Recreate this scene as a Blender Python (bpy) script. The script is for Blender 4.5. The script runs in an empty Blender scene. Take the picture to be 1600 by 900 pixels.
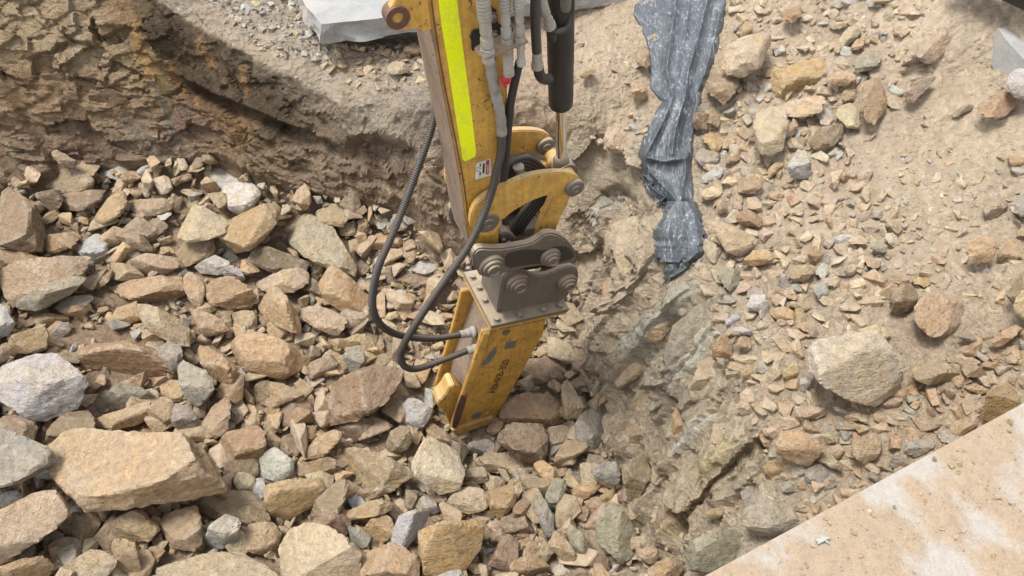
import bpy, bmesh, math, random
import numpy as np
from mathutils import Vector, Matrix
random.seed(7)
RNG = np.random.default_rng(7)
scene = bpy.context.scene
COL = scene.collection

# ------------------------------------------------------------------ camera
FPX, THETA = 1164.0, math.radians(53.0)
CAMP = np.array([0.0, 0.0, 4.4])
cam_data = bpy.data.cameras.new('camera')
cam_data.sensor_width = 36.0
cam_data.lens = 36.0 * FPX / 1600.0
cam_data.clip_start = 0.05
cam_data.clip_end = 500.0
cam = bpy.data.objects.new('camera', cam_data)
COL.objects.link(cam)
cam.location = CAMP
cam.rotation_euler = (math.pi / 2 - THETA, 0, 0)
scene.camera = cam

# ------------------------------------------------------------------ sky, sun, exposure
SUN_EL, SUN_AZ = math.radians(70), math.radians(-75)     # azimuth measured from +Y towards +X
world = bpy.data.worlds.new('World')
scene.world = world
world.use_nodes = True
wn, wl = world.node_tree.nodes, world.node_tree.links
bg = wn['Background']
sky = wn.new('ShaderNodeTexSky')
sky.sky_type = 'NISHITA'
sky.sun_disc = False
sky.sun_elevation = SUN_EL
sky.sun_rotation = SUN_AZ
hs = wn.new('ShaderNodeHueSaturation')
hs.inputs['Saturation'].default_value = 0.22
wl.new(sky.outputs[0], hs.inputs['Color'])
wl.new(hs.outputs[0], bg.inputs[0])
bg.inputs[1].default_value = 0.12
sl = bpy.data.lights.new('sun', 'SUN')
sl.energy = 1.75
sl.angle = math.radians(18)
sl.color = (1.0, 0.96, 0.91)
so = bpy.data.objects.new('sun', sl)
COL.objects.link(so)
sd = Vector((math.sin(SUN_AZ) * math.cos(SUN_EL), math.cos(SUN_AZ) * math.cos(SUN_EL), math.sin(SUN_EL)))
so.rotation_euler = sd.to_track_quat('Z', 'Y').to_euler()
scene.view_settings.view_transform = 'Standard'
scene.view_settings.look = 'None'
scene.view_settings.gamma = 1.0
scene.view_settings.exposure = 1.40

# ------------------------------------------------------------------ view geometry
ST, CT = math.sin(THETA), math.cos(THETA)
def ray(px, py):
    x = (np.asarray(px, float) - 800) / FPX
    y = (np.asarray(py, float) - 450) / FPX
    return np.stack([x, -y * ST + CT, -y * CT - ST], -1)
def project(P):
    P = np.asarray(P, float) - CAMP
    x = P[..., 0]
    yc = -P[..., 1] * ST - P[..., 2] * CT
    z = P[..., 1] * CT - P[..., 2] * ST
    z = np.maximum(z, 0.05)
    return np.stack([800 + FPX * x / z, 450 + FPX * yc / z, z], -1)
def on_plane(px, py, point, normal):
    d = ray(px, py)
    n = np.asarray(normal, float)
    t = np.dot(np.asarray(point, float) - CAMP, n) / (d @ n)
    return CAMP + d * t

# ------------------------------------------------------------------ noise
def _hash(ix, iy, iz, seed):
    h = (ix.astype(np.int64) * 374761393 + iy.astype(np.int64) * 668265263 + iz.astype(np.int64) * 2147483647 + seed * 1274126177) & 0xffffffff
    h = ((h ^ (h >> 13)) * 1274126177) & 0xffffffff
    h = (h ^ (h >> 16)) & 0xffff
    return h.astype(np.float64) / 65535.0
def vnoise(P, seed=0):
    F = np.floor(P)
    f = P - F
    I = F.astype(np.int64)
    u = f * f * (3 - 2 * f)
    r = 0
    for dx in (0, 1):
        wx = u[:, 0] if dx else 1 - u[:, 0]
        for dy in (0, 1):
            wy = u[:, 1] if dy else 1 - u[:, 1]
            for dz in (0, 1):
                wz = u[:, 2] if dz else 1 - u[:, 2]
                r = r + wx * wy * wz * _hash(I[:, 0] + dx, I[:, 1] + dy, I[:, 2] + dz, seed)
    return r * 2 - 1
def fbm(P, octs=4, seed=0, gain=0.5, ridged=False):
    a, s, tot = 1.0, 0.0, 0.0
    for i in range(octs):
        n = vnoise(P * (2.03 ** i) + 17.3 * i, seed + i * 31)
        if ridged: n = 1 - 2 * np.abs(n)
        s = s + a * n
        tot += a
        a *= gain
    return s / tot

def srgb(r, g, b, k=0.72):
    c = np.array([r, g, b], float) / 255.0
    c = np.where(c < 0.04045, c / 12.92, ((c + 0.055) / 1.055) ** 2.4) * k
    return c + ((c @ np.array([0.25, 0.6, 0.15])) * np.array([1.045, 1.0, 0.92]) - c) * 0.22

# ------------------------------------------------------------------ tagging and meshes
def tag(o, label=None, cat=None, group=None, kind=None):
    if label: o['label'] = label
    if cat: o['category'] = cat
    if group: o['group'] = group
    if kind: o['kind'] = kind
    return o
def empty(name, loc, label=None, cat=None, group=None):
    o = bpy.data.objects.new(name, None)
    o.empty_display_size = 0.05
    COL.objects.link(o)
    o.location = loc
    return tag(o, label, cat, group)
def link(name, me, mat=None, parent=None):
    o = bpy.data.objects.new(name, me)
    COL.objects.link(o)
    if mat is not None and not me.materials: me.materials.append(mat)
    if parent is not None:
        o.parent = parent
        if parent.type == 'EMPTY': o.matrix_parent_inverse = Matrix.Translation(-Vector(parent.location))
    return o
def np_mesh(name, V, F, smooth=True, col=None):
    """V (n,3), F (m,k) -> mesh; col (n,4) goes into the point colour attribute 'tint'"""
    me = bpy.data.meshes.new(name)
    V = np.ascontiguousarray(V, np.float32)
    F = np.ascontiguousarray(F, np.int32)
    k = F.shape[1]
    me.vertices.add(len(V))
    me.vertices.foreach_set('co', V.ravel())
    me.loops.add(F.size)
    me.loops.foreach_set('vertex_index', F.ravel())
    me.polygons.add(len(F))
    me.polygons.foreach_set('loop_start', np.arange(0, F.size, k, dtype=np.int32))
    me.polygons.foreach_set('use_smooth', np.full(len(F), smooth, bool))
    if col is not None:
        a = me.attributes.new('tint', 'FLOAT_COLOR', 'POINT')
        a.data.foreach_set('color', np.ascontiguousarray(col, np.float32).ravel())
    me.update(calc_edges=True)
    return me

# ------------------------------------------------------------------ materials
def new_mat(name, rough=0.9, metal=0.0):
    m = bpy.data.materials.new(name)
    m.use_nodes = True
    b = m.node_tree.nodes['Principled BSDF']
    b.inputs['Roughness'].default_value = rough
    b.inputs['Metallic'].default_value = metal
    return m, m.node_tree.nodes, m.node_tree.links, b
def tex(nt, ln, kind, scale, detail=4.0, rough=0.55, dist=0.0, vec=None, coord='Object'):
    n = nt.new('ShaderNodeTex' + kind)
    n.inputs['Scale'].default_value = scale
    if kind == 'Noise':
        n.inputs['Detail'].default_value = detail
        n.inputs['Roughness'].default_value = rough
        n.inputs['Distortion'].default_value = dist
    if vec is None:
        tc = nt.new('ShaderNodeTexCoord')
        vec = tc.outputs[coord]
    ln.new(vec, n.inputs['Vector'])
    return n
def ramp(nt, ln, src, stops):
    r = nt.new('ShaderNodeValToRGB')
    el = r.color_ramp.elements
    el[0].position, el[0].color = stops[0][0], (*stops[0][1], 1)
    el[1].position, el[1].color = stops[-1][0], (*stops[-1][1], 1)
    for p, c in stops[1:-1]:
        e = el.new(p)
        e.color = (*c, 1)
    ln.new(src, r.inputs[0])
    return r.outputs[0]
def mix(nt, ln, fac, a, b, mode='MIX'):
    n = nt.new('ShaderNodeMix')
    n.data_type = 'RGBA'
    n.blend_type = mode
    for sock, v in ((n.inputs[0], fac), (n.inputs[6], a), (n.inputs[7], b)):
        if isinstance(v, (int, float)): sock.default_value = v
        elif isinstance(v, (tuple, list, np.ndarray)): sock.default_value = (*[float(x) for x in v[:3]], 1)
        else: ln.new(v, sock)
    return n.outputs[2]
def math_(nt, ln, op, a, b=None, clamp=False):
    n = nt.new('ShaderNodeMath')
    n.operation = op
    n.use_clamp = clamp
    for i, v in ((0, a), (1, b)):
        if v is None: continue
        if isinstance(v, (int, float)): n.inputs[i].default_value = v
        else: ln.new(v, n.inputs[i])
    return n.outputs[0]
def bump(nt, ln, h, strength, dist, prev=None):
    b = nt.new('ShaderNodeBump')
    b.inputs['Strength'].default_value = strength
    b.inputs['Distance'].default_value = dist
    ln.new(h, b.inputs['Height'])
    if prev is not None: ln.new(prev, b.inputs['Normal'])
    return b.outputs[0]
def up_factor(nt, ln, lo, hi):
    g = nt.new('ShaderNodeNewGeometry')
    s = nt.new('ShaderNodeSeparateXYZ')
    ln.new(g.outputs['Normal'], s.inputs[0])
    mr = nt.new('ShaderNodeMapRange')
    mr.inputs[1].default_value = lo
    mr.inputs[2].default_value = hi
    ln.new(s.outputs[2], mr.inputs[0])
    return mr.outputs[0]

DUST = srgb(200, 176, 146)
def stone_material(name, dust_amount=0.5, fine=1.0, strata=True, dust=DUST):
    """tint.rgb = the stone's own colour, tint.a = how close to a broken edge (paler fresh stone)"""
    m, nt, ln, b = new_mat(name, 0.93)
    b.inputs['Specular IOR Level'].default_value = 0.25
    at = nt.new('ShaderNodeAttribute')
    at.attribute_name = 'tint'
    oi = nt.new('ShaderNodeObjectInfo')
    tc = nt.new('ShaderNodeTexCoord')
    va = nt.new('ShaderNodeVectorMath')
    va.operation = 'ADD'
    mu = nt.new('ShaderNodeVectorMath')
    mu.operation = 'SCALE'
    mu.inputs[0].default_value = (37.0, 91.0, 53.0)
    ln.new(oi.outputs['Random'], mu.inputs['Scale'])
    ln.new(tc.outputs['Object'], va.inputs[0])
    ln.new(mu.outputs[0], va.inputs[1])
    vec = va.outputs[0]
    n1 = tex(nt, ln, 'Noise', 5.0, 5, 0.6, 0.6, vec)
    n2 = tex(nt, ln, 'Noise', 26.0, 6, 0.65, 0.2, vec)
    n3 = tex(nt, ln, 'Noise', 130.0, 4, 0.7, 0.0, vec)
    base = at.outputs['Color']
    warm = mix(nt, ln, 1.0, base, (1.05, 0.95, 0.74), 'MULTIPLY')
    f1 = ramp(nt, ln, n1.outputs[0], [(0.47, (0, 0, 0)), (0.68, (0.8, 0.8, 0.8))])
    c = mix(nt, ln, f1, base, warm)
    v2 = ramp(nt, ln, n2.outputs[0], [(0.25, (0.66, 0.63, 0.60)), (0.48, (1, 1, 1)), (0.70, (1.36, 1.34, 1.28))])
    c = mix(nt, ln, 1.0, c, v2, 'MULTIPLY')
    v3 = ramp(nt, ln, n3.outputs[0], [(0.28, (0.64, 0.62, 0.60)), (0.48, (1, 1, 1)), (0.7, (1.38, 1.36, 1.32))])
    c = mix(nt, ln, 0.8 * fine, c, v3, 'MULTIPLY')
    # rust and dark mineral spots
    n5 = tex(nt, ln, 'Noise', 11.0, 6, 0.7, 1.0, vec)
    rf = ramp(nt, ln, n5.outputs[0], [(0.62, (0, 0, 0)), (0.72, (0.55, 0.55, 0.55))])
    c = mix(nt, ln, rf, c, mix(nt, ln, 1.0, c, (0.95, 0.70, 0.44), 'MULTIPLY'))
    # fresh pale chips on the broken edges
    ef = math_(nt, ln, 'MULTIPLY', at.outputs['Alpha'], ramp(nt, ln, n2.outputs[0], [(0.4, (0, 0, 0)), (0.62, (1, 1, 1))]))
    ef = math_(nt, ln, 'MULTIPLY', ef, 0.55)
    c = mix(nt, ln, ef, c, srgb(222, 208, 184, 0.8))
    # loose dust lying on what faces up
    uf = up_factor(nt, ln, 0.35, 0.95)
    n4 = tex(nt, ln, 'Noise', 9.0, 6, 0.65, 0.3, vec)
    df = math_(nt, ln, 'MULTIPLY', uf, ramp(nt, ln, n4.outputs[0], [(0.35, (0.15, 0.15, 0.15)), (0.62, (1, 1, 1))]))
    df = math_(nt, ln, 'MULTIPLY', df, dust_amount)
    c = mix(nt, ln, df, c, dust)
    ln.new(c, b.inputs['Base Color'])
    h = math_(nt, ln, 'ADD', math_(nt, ln, 'MULTIPLY', n2.outputs[0], 1.0), math_(nt, ln, 'MULTIPLY', n3.outputs[0], 0.35))
    vo = tex(nt, ln, 'Voronoi', 34.0, vec=vec)
    pits = ramp(nt, ln, vo.outputs['Distance'], [(0.10, (0, 0, 0)), (0.28, (1, 1, 1))])
    pm = math_(nt, ln, 'MULTIPLY', math_(nt, ln, 'SUBTRACT', 1.0, pits), ramp(nt, ln, n1.outputs[0], [(0.5, (0, 0, 0)), (0.6, (1, 1, 1))]))
    h = math_(nt, ln, 'SUBTRACT', h, math_(nt, ln, 'MULTIPLY', pm, 0.25))
    nrm = bump(nt, ln, h, 1.0, 0.034 * fine)
    if strata:
        mp = nt.new('ShaderNodeMapping')
        mp.inputs['Scale'].default_value = (1.2, 2.0, 9.0)
        mp.inputs['Rotation'].default_value = (0.3, 0.2, 0.4)
        ln.new(vec, mp.inputs[0])
        n6 = tex(nt, ln, 'Noise', 4.0, 6, 0.65, 1.0, mp.outputs[0])
        nrm = bump(nt, ln, n6.outputs[0], 0.6, 0.03, nrm)
    ln.new(nrm, b.inputs['Normal'])
    return m
M_ROCK = stone_material('sandstone', 0.42)
M_PEB = stone_material('loose_stone', 0.45, 0.8, False)

def ground_material():
    m, nt, ln, b = new_mat('dusty_cut_ground', 0.96)
    b.inputs['Specular IOR Level'].default_value = 0.2
    at = nt.new('ShaderNodeAttribute')
    at.attribute_name = 'tint'
    n1 = tex(nt, ln, 'Noise', 3.0, 6, 0.6, 0.8)
    n2 = tex(nt, ln, 'Noise', 22.0, 8, 0.7, 0.4)
    n3 = tex(nt, ln, 'Noise', 120.0, 5, 0.7)
    vo = tex(nt, ln, 'Voronoi', 45.0)
    c = at.outputs['Color']
    c = mix(nt, ln, 0.7, c, ramp(nt, ln, n1.outputs[0], [(0.3, (0.78, 0.76, 0.72)), (0.55, (1, 1, 1)), (0.75, (1.15, 1.12, 1.06))]), 'MULTIPLY')
    c = mix(nt, ln, 0.8, c, ramp(nt, ln, n2.outputs[0], [(0.3, (0.7, 0.67, 0.62)), (0.5, (1, 1, 1)), (0.72, (1.2, 1.18, 1.14))]), 'MULTIPLY')
    c = mix(nt, ln, 0.8, c, ramp(nt, ln, n3.outputs[0], [(0.3, (0.75, 0.74, 0.72)), (0.5, (1, 1, 1)), (0.7, (1.2, 1.2, 1.2))]), 'MULTIPLY')
    # pale powder where the tool left flat streaks and where dust settles
    uf = up_factor(nt, ln, 0.6, 0.98)
    df = math_(nt, ln, 'MULTIPLY', math_(nt, ln, 'MULTIPLY', uf, at.outputs['Alpha']), 0.75)
    c = mix(nt, ln, df, c, srgb(196, 172, 142))
    ln.new(c, b.inputs['Base Color'])
    h = math_(nt, ln, 'ADD', n2.outputs[0], math_(nt, ln, 'MULTIPLY', n3.outputs[0], 0.4))
    nrm = bump(nt, ln, h, 0.9, 0.035)
    nrm = bump(nt, ln, vo.outputs['Distance'], 0.25, 0.012, nrm)
    mp = nt.new('ShaderNodeMapping')
    tc = nt.new('ShaderNodeTexCoord')
    mp.inputs['Scale'].default_value = (7, 7, 26)
    mp.inputs['Rotation'].default_value = (0.25, -0.3, 0.2)
    ln.new(tc.outputs['Object'], mp.inputs[0])
    n6 = tex(nt, ln, 'Noise', 1.0, 8, 0.68, 1.6, mp.outputs[0])
    rocky = math_(nt, ln, 'SUBTRACT', 1.0, at.outputs['Alpha'], True)
    st = math_(nt, ln, 'MULTIPLY', ramp(nt, ln, n6.outputs[0], [(0.40, (0, 0, 0)), (0.47, (0.55, 0.55, 0.55)), (0.53, (0.6, 0.6, 0.6)), (0.60, (1, 1, 1))]), rocky)
    nrm = bump(nt, ln, st, 0.8, 0.05, nrm)
    ln.new(nrm, b.inputs['Normal'])
    return m
M_GROUND = ground_material()

def paint_material(name, base, chips=True, dusty=0.35, rough=0.5):
    m, nt, ln, b = new_mat(name, rough)
    n1 = tex(nt, ln, 'Noise', 9.0, 6, 0.65, 0.5)
    n2 = tex(nt, ln, 'Noise', 38.0, 5, 0.6, 0.8)
    n3 = tex(nt, ln, 'Noise', 200.0, 3, 0.6)
    mp = nt.new('ShaderNodeMapping')
    tc = nt.new('ShaderNodeTexCoord')
    mp.inputs['Scale'].default_value = (60, 60, 3)
    mp.inputs['Rotation'].default_value = (0.15, 0.1, 0)
    ln.new(tc.outputs['Object'], mp.inputs[0])
    n4 = tex(nt, ln, 'Noise', 1.0, 4, 0.6, 0.0, mp.outputs[0])
    c = mix(nt, ln, 1.0, base, ramp(nt, ln, n1.outputs[0], [(0.3, (0.72, 0.66, 0.55)), (0.55, (1, 1, 1)), (0.75, (1.15, 1.15, 1.15))]), 'MULTIPLY')
    c = mix(nt, ln, 0.5, c, ramp(nt, ln, n4.outputs[0], [(0.3, (0.7, 0.66, 0.6)), (0.6, (1.1, 1.1, 1.1))]), 'MULTIPLY')
    n7 = tex(nt, ln, 'Noise', 14.0, 8, 0.72, 1.5)
    c = mix(nt, ln, math_(nt, ln, 'MULTIPLY', ramp(nt, ln, n7.outputs[0], [(0.50, (0, 0, 0)), (0.64, (1, 1, 1))]), 0.5), c, mix(nt, ln, 1.0, c, (0.50, 0.44, 0.40), 'MULTIPLY'))
    if chips:
        cf = ramp(nt, ln, n2.outputs[0], [(0.635, (0, 0, 0)), (0.65, (1, 1, 1))])
        c = mix(nt, ln, cf, c, (0.055, 0.035, 0.028))
    uf = up_factor(nt, ln, 0.1, 0.9)
    df = math_(nt, ln, 'MULTIPLY', math_(nt, ln, 'ADD', math_(nt, ln, 'MULTIPLY', uf, 0.8), 0.22), ramp(nt, ln, n1.outputs[0], [(0.35, (1, 1, 1)), (0.7, (0.2, 0.2, 0.2))]))
    df = math_(nt, ln, 'MULTIPLY', math_(nt, ln, 'ADD', df, math_(nt, ln, 'MULTIPLY', uf, 0.35)), dusty, True)
    c = mix(nt, ln, df, c, srgb(196, 172, 142))
    ln.new(c, b.inputs['Base Color'])
    ln.new(ramp(nt, ln, n1.outputs[0], [(0.3, (rough + 0.3,) * 3), (0.7, (rough,) * 3)]), b.inputs['Roughness'])
    ln.new(bump(nt, ln, n3.outputs[0], 0.25, 0.002), b.inputs['Normal'])
    return m
M_YEL = paint_material('yellow_paint', (0.56, 0.325, 0.055), True, 0.42, 0.4)
M_YELD = paint_material('dusty_yellow_paint', (0.60, 0.36, 0.07), True, 0.5, 0.5)
M_MUD = paint_material('mud_caked_steel', srgb(158, 132, 108), True, 0.5, 0.85)
M_DSTEEL = paint_material('dusty_dark_steel', (0.105, 0.097, 0.086), False, 0.95, 0.5)
M_GREASE = paint_material('greasy_black_steel', (0.022, 0.021, 0.020), False, 0.22, 0.35)
M_BLACK = paint_material('black_paint', (0.02, 0.02, 0.022), False, 0.10, 0.32)
M_RUST = paint_material('rusty_steel', (0.12, 0.058, 0.04), False, 0.2, 0.8)
M_RUB = paint_material('black_rubber', (0.02, 0.02, 0.02), False, 0.15, 0.55)
M_RIB = paint_material('ribbed_hose_guard', (0.022, 0.022, 0.023), False, 0.16, 0.36)
M_RIBG = paint_material('pale_ribbed_hose', (0.34, 0.33, 0.30), False, 0.35, 0.6)
M_ZINC = paint_material('dull_zinc_fitting', (0.36, 0.35, 0.32), False, 0.35, 0.5)
M_TAPE = paint_material('grey_wrapping_tape', (0.30, 0.30, 0.29), False, 0.2, 0.55)
M_REDCAP = paint_material('red_plastic', (0.50, 0.02, 0.025), False, 0.05, 0.35)
M_GREYPATCH = paint_material('grey_worn_patch', (0.16, 0.165, 0.165), False, 0.2, 0.5)
M_INK = paint_material('black_lettering', (0.03, 0.028, 0.025), False, 0.12, 0.6)
M_WHITE = paint_material('white_sticker', (0.75, 0.75, 0.72), False, 0.12, 0.5)
M_REDINK = paint_material('red_print', (0.45, 0.05, 0.08), False, 0.1, 0.5)
m, nt, ln, b = new_mat('chrome', 0.12, 1.0)
b.inputs['Base Color'].default_value = (0.72, 0.72, 0.72, 1)
M_CHROME = m
m, nt, ln, b = new_mat('high_visibility_tape', 0.6)
wv = tex(nt, ln, 'Voronoi', 260.0)
sn = tex(nt, ln, 'Noise', 18.0, 7, 0.7, 0.8)
hv_c = ramp(nt, ln, wv.outputs['Distance'], [(0.0, (0.90, 0.98, 0.0)), (1.0, (0.70, 0.78, 0.0))])
ln.new(mix(nt, ln, math_(nt, ln, 'MULTIPLY', ramp(nt, ln, sn.outputs[0], [(0.5, (0, 0, 0)), (0.68, (1, 1, 1))]), 0.35), hv_c, (0.45, 0.42, 0.12)), b.inputs['Base Color'])
b.inputs['Emission Color'].default_value = (0.9, 1.0, 0.0, 1)
b.inputs['Emission Strength'].default_value = 0.0
ln.new(bump(nt, ln, wv.outputs['Distance'], 0.3, 0.001), b.inputs['Normal'])
M_HIVIS = m

def concrete_material(name, base, dusty=0.4):
    m, nt, ln, b = new_mat(name, 0.9)
    n1 = tex(nt, ln, 'Noise', 4.0, 6, 0.6, 0.5)
    n2 = tex(nt, ln, 'Noise', 60.0, 6, 0.7)
    c = mix(nt, ln, 1.0, base, ramp(nt, ln, n1.outputs[0], [(0.3, (0.75, 0.74, 0.72)), (0.6, (1, 1, 1)), (0.8, (1.1, 1.1, 1.1))]), 'MULTIPLY')
    c = mix(nt, ln, 0.8, c, ramp(nt, ln, n2.outputs[0], [(0.3, (0.78, 0.78, 0.78)), (0.5, (1, 1, 1)), (0.7, (1.15, 1.15, 1.15))]), 'MULTIPLY')
    c = mix(nt, ln, math_(nt, ln, 'MULTIPLY', ramp(nt, ln, n1.outputs[0], [(0.45, (0, 0, 0)), (0.6, (1, 1, 1))]), dusty), c, DUST)
    ln.new(c, b.inputs['Base Color'])
    ln.new(bump(nt, ln, n2.outputs[0], 0.5, 0.006), b.inputs['Normal'])
    return m
M_CONC = concrete_material('grey_concrete', srgb(178, 180, 180), 0.3)

# ------------------------------------------------------------------ terrain heights (anchor points seen in the photograph)
HPTS = """740,690,.02 700,660,.06 790,650,.06 730,620,.08 760,720,.06 600,600,.18 500,480,.28 400,400,.38 250,330,.48 100,330,.52 0,300,.58 150,268,.52 330,262,.5 430,300,.48 560,325,.45 640,352,.42 700,395,.35
0,450,.5 0,600,.5 0,750,.45 0,900,.5 200,500,.4 200,650,.4 200,850,.42 400,600,.28 400,850,.33 600,850,.3 700,780,.22 850,850,.22 850,740,.18 870,620,.13 860,560,.13
930,640,.2 950,730,.22 985,800,.25 1010,880,.28 600,450,.25 660,500,.2 880,500,.2 -200,600,.6 -200,900,.6 -200,300,.7 300,1000,.5 700,1000,.4 1000,1000,.45
0,0,1.5 0,150,1.08 100,100,1.18 200,0,1.42 100,0,1.46 200,100,1.12 200,180,.86 100,200,.82 0,230,.77 290,230,.62 -200,0,1.5 -200,150,1.1
235,0,1.40 300,40,1.33 370,80,1.27 430,115,1.21 480,140,1.17 530,165,1.13 570,185,1.10 605,207,1.07 650,245,1.04
300,100,1.10 330,150,.92 400,200,.85 500,250,.72 440,240,.72 560,290,.6 620,300,.6 660,330,.52 370,230,.66 520,210,.93 600,250,.82 660,285,.74 700,330,.62
300,0,1.43 400,50,1.34 450,0,1.42 500,90,1.28 560,130,1.25 620,160,1.2 650,200,1.14 600,90,1.28 520,50,1.34 600,50,1.30 700,60,1.3 750,120,1.26 760,200,1.2 740,250,1.12
820,80,1.32 950,50,1.4 850,180,1.22 820,202,1.19 950,195,1.2 900,206,1.19 990,235,1.17 1010,270,1.12 780,202,1.19
800,290,.72 860,300,.72 930,290,.88 980,300,.95 1030,325,1.05 900,340,.66 960,340,.82 840,360,.55 900,400,.42 840,430,.35 780,370,.42 740,400,.35
910,450,.3 930,400,.45 905,500,.22 965,380,.78 1000,360,.98 990,410,.84 1000,455,.70 950,440,.48 1060,410,1.12 1050,350,1.10
1060,440,1.1 1110,510,1.08 1150,590,1.07 1185,660,1.06 1205,720,1.0 1000,520,.68 950,560,.33 1050,555,.90 1080,500,1.02 1000,620,.5 950,600,.25 1080,640,.82 1050,700,.58 1110,720,.82
1020,760,.38 1140,690,.95 1100,790,.55 1060,830,.5 1040,880,.42 1130,850,.78 1180,800,.9 1160,750,.88 1230,780,.97 1100,600,.98 1130,650,1.0
1150,450,1.16 1200,600,1.15 1250,700,1.12 1300,760,1.08 1300,500,1.25 1400,600,1.27 1500,650,1.3 1400,720,1.18 1300,350,1.36 1200,300,1.27 1150,200,1.32 1150,350,1.2
1100,250,1.22 1100,100,1.4 1200,100,1.46 1300,200,1.43 1300,50,1.62 1400,100,1.64 1450,60,1.77 1400,300,1.42 1500,200,1.58 1500,400,1.42 1600,300,1.57 1600,500,1.48
1600,600,1.4 1550,100,1.76 1600,150,1.78 1520,30,1.9 1600,60,1.94 1600,0,2.0 1350,0,1.76 1200,0,1.62 1050,0,1.5 1350,820,1.1 1200,920,.9"""
_pts = []
for tok in HPTS.split():
    a, b_, z = tok.split(',')
    d = ray(float(a), float(b_))
    t = (float(z) - CAMP[2]) / d[2]
    p = CAMP + d * t
    _pts.append((p[0], p[1], float(z)))
_pts += [(-7, 9, 2.0), (-3, 9, 1.9), (0, 9, 1.9), (4, 9, 2.3), (7, 7, 2.5), (7, 2, 1.9), (6, -2, 1.6), (2.5, -1.5, 1.2), (0, -2.5, .8), (-3, -2.0, .8), (-7, -2, 1.0), (-7, 2, .9), (-7, 5, 1.7), (-5.5, 6.5, 1.9), (3.5, 6, 2.0)]
_pts = np.array(_pts)
def _ker(r): return np.sqrt(r * r + 0.003)
_D = np.sqrt(((_pts[:, None, :2] - _pts[None, :, :2]) ** 2).sum(-1))
_A = _ker(_D) - 0.006 * np.eye(len(_pts))
_n = len(_pts)
_B = np.zeros((_n + 3, _n + 3))
_B[:_n, :_n] = _A
_B[:_n, _n] = 1
_B[:_n, _n + 1:] = _pts[:, :2]
_B[_n, :_n] = 1
_B[_n + 1:, :_n] = _pts[:, :2].T
_w = np.linalg.solve(_B, np.concatenate([_pts[:, 2], [0, 0, 0]]))
X0, X1, Y0, Y1, GS = -4.7, 4.1, 0.1, 6.5, 0.0112
CS = 0.045
def axis(*segs): return np.unique(np.round(np.concatenate([np.arange(a_, b2, st) for a_, b2, st in segs]), 5))
gx = axis((X0, .35, .0125), (.35, 1.5, .0072), (1.5, X1, .0125))
gy = axis((Y0, 2.0, .0125), (2.0, 3.45, .0078), (3.45, 4.9, .0062), (4.9, Y1, .0135))
def rbf_grid(xs, ys):
    XX, YY = np.meshgrid(xs, ys)
    Z = np.full(XX.shape, _w[_n]) + _w[_n + 1] * XX + _w[_n + 2] * YY
    for i in range(_n):
        Z += _w[i] * _ker(np.sqrt((XX - _pts[i, 0]) ** 2 + (YY - _pts[i, 1]) ** 2))
    return Z
cx, cy = np.arange(X0, X1 + CS * 2, CS), np.arange(Y0, Y1 + CS * 2, CS)
Zc = rbf_grid(cx, cy)
def bil(Z, xs0, ys0, step, x, y):
    fx = np.clip((x - xs0) / step, 0, Z.shape[1] - 1.001)
    fy = np.clip((y - ys0) / step, 0, Z.shape[0] - 1.001)
    ix, iy = fx.astype(int), fy.astype(int)
    u, v = fx - ix, fy - iy
    return (Z[iy, ix] * (1 - u) * (1 - v) + Z[iy, ix + 1] * u * (1 - v) + Z[iy + 1, ix] * (1 - u) * v + Z[iy + 1, ix + 1] * u * v)
XX, YY = np.meshgrid(gx, gy)
ZZ = bil(Zc, X0, Y0, CS, XX, YY)

def inside(poly, x, y):
    poly = np.asarray(poly, float)
    r = np.zeros(np.shape(x), bool)
    n = len(poly)
    for i in range(n):
        x1, y1 = poly[i]
        x2, y2 = poly[(i + 1) % n]
        c = ((y1 > y) != (y2 > y)) & (x < (x2 - x1) * (y - y1) / (y2 - y1 + 1e-12) + x1)
        r ^= c
    return r
# zones, as outlines on the photograph, for what the ground is like there
Z_PIT = [(-400, 320), (0, 290), (150, 262), (330, 250), (440, 295), (570, 320), (650, 345), (700, 390), (900, 480), (880, 530), (935, 640), (955, 740), (990, 850), (1020, 900), (1040, 1150), (-400, 1150)]
Z_WALLS = [(-300, -100), (235, -20), (300, 40), (370, 80), (430, 112), (480, 138), (530, 165), (570, 185), (610, 205), (680, 240), (760, 260), (700, 400), (650, 345), (570, 320), (440, 295), (330, 250), (150, 262), (0, 290), (-400, 320)]
Z_RWALL = [(900, 330), (960, 300), (1040, 330), (1030, 400), (1065, 440), (1110, 510), (1150, 590), (1185, 660), (1205, 720), (1160, 790), (1110, 870), (1040, 920), (1010, 900), (985, 850), (955, 740), (935, 640), (890, 540), (890, 480)]
Z_FACE = [(690, 205), (925, 208), (1010, 250), (1040, 330), (960, 345), (900, 420), (760, 420), (700, 300)]
def unit(v): return v / np.linalg.norm(v, axis=-1, keepdims=True)
# ------------------------------------------------------------------ terrain mesh
PR = project(np.stack([XX, YY, ZZ], -1))
px_, py_ = PR[..., 0], PR[..., 1]
def soft_zone(poly, blur=9):
    z = inside(poly, px_, py_).astype(float)
    k = np.ones(blur) / blur
    for ax in (0, 1):
        z = np.apply_along_axis(lambda v: np.convolve(v, k, 'same'), ax, z)
    return z
zpit, zwall, zrw, zface = (soft_zone(z) for z in (Z_PIT, Z_WALLS, Z_RWALL, Z_FACE))
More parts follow.
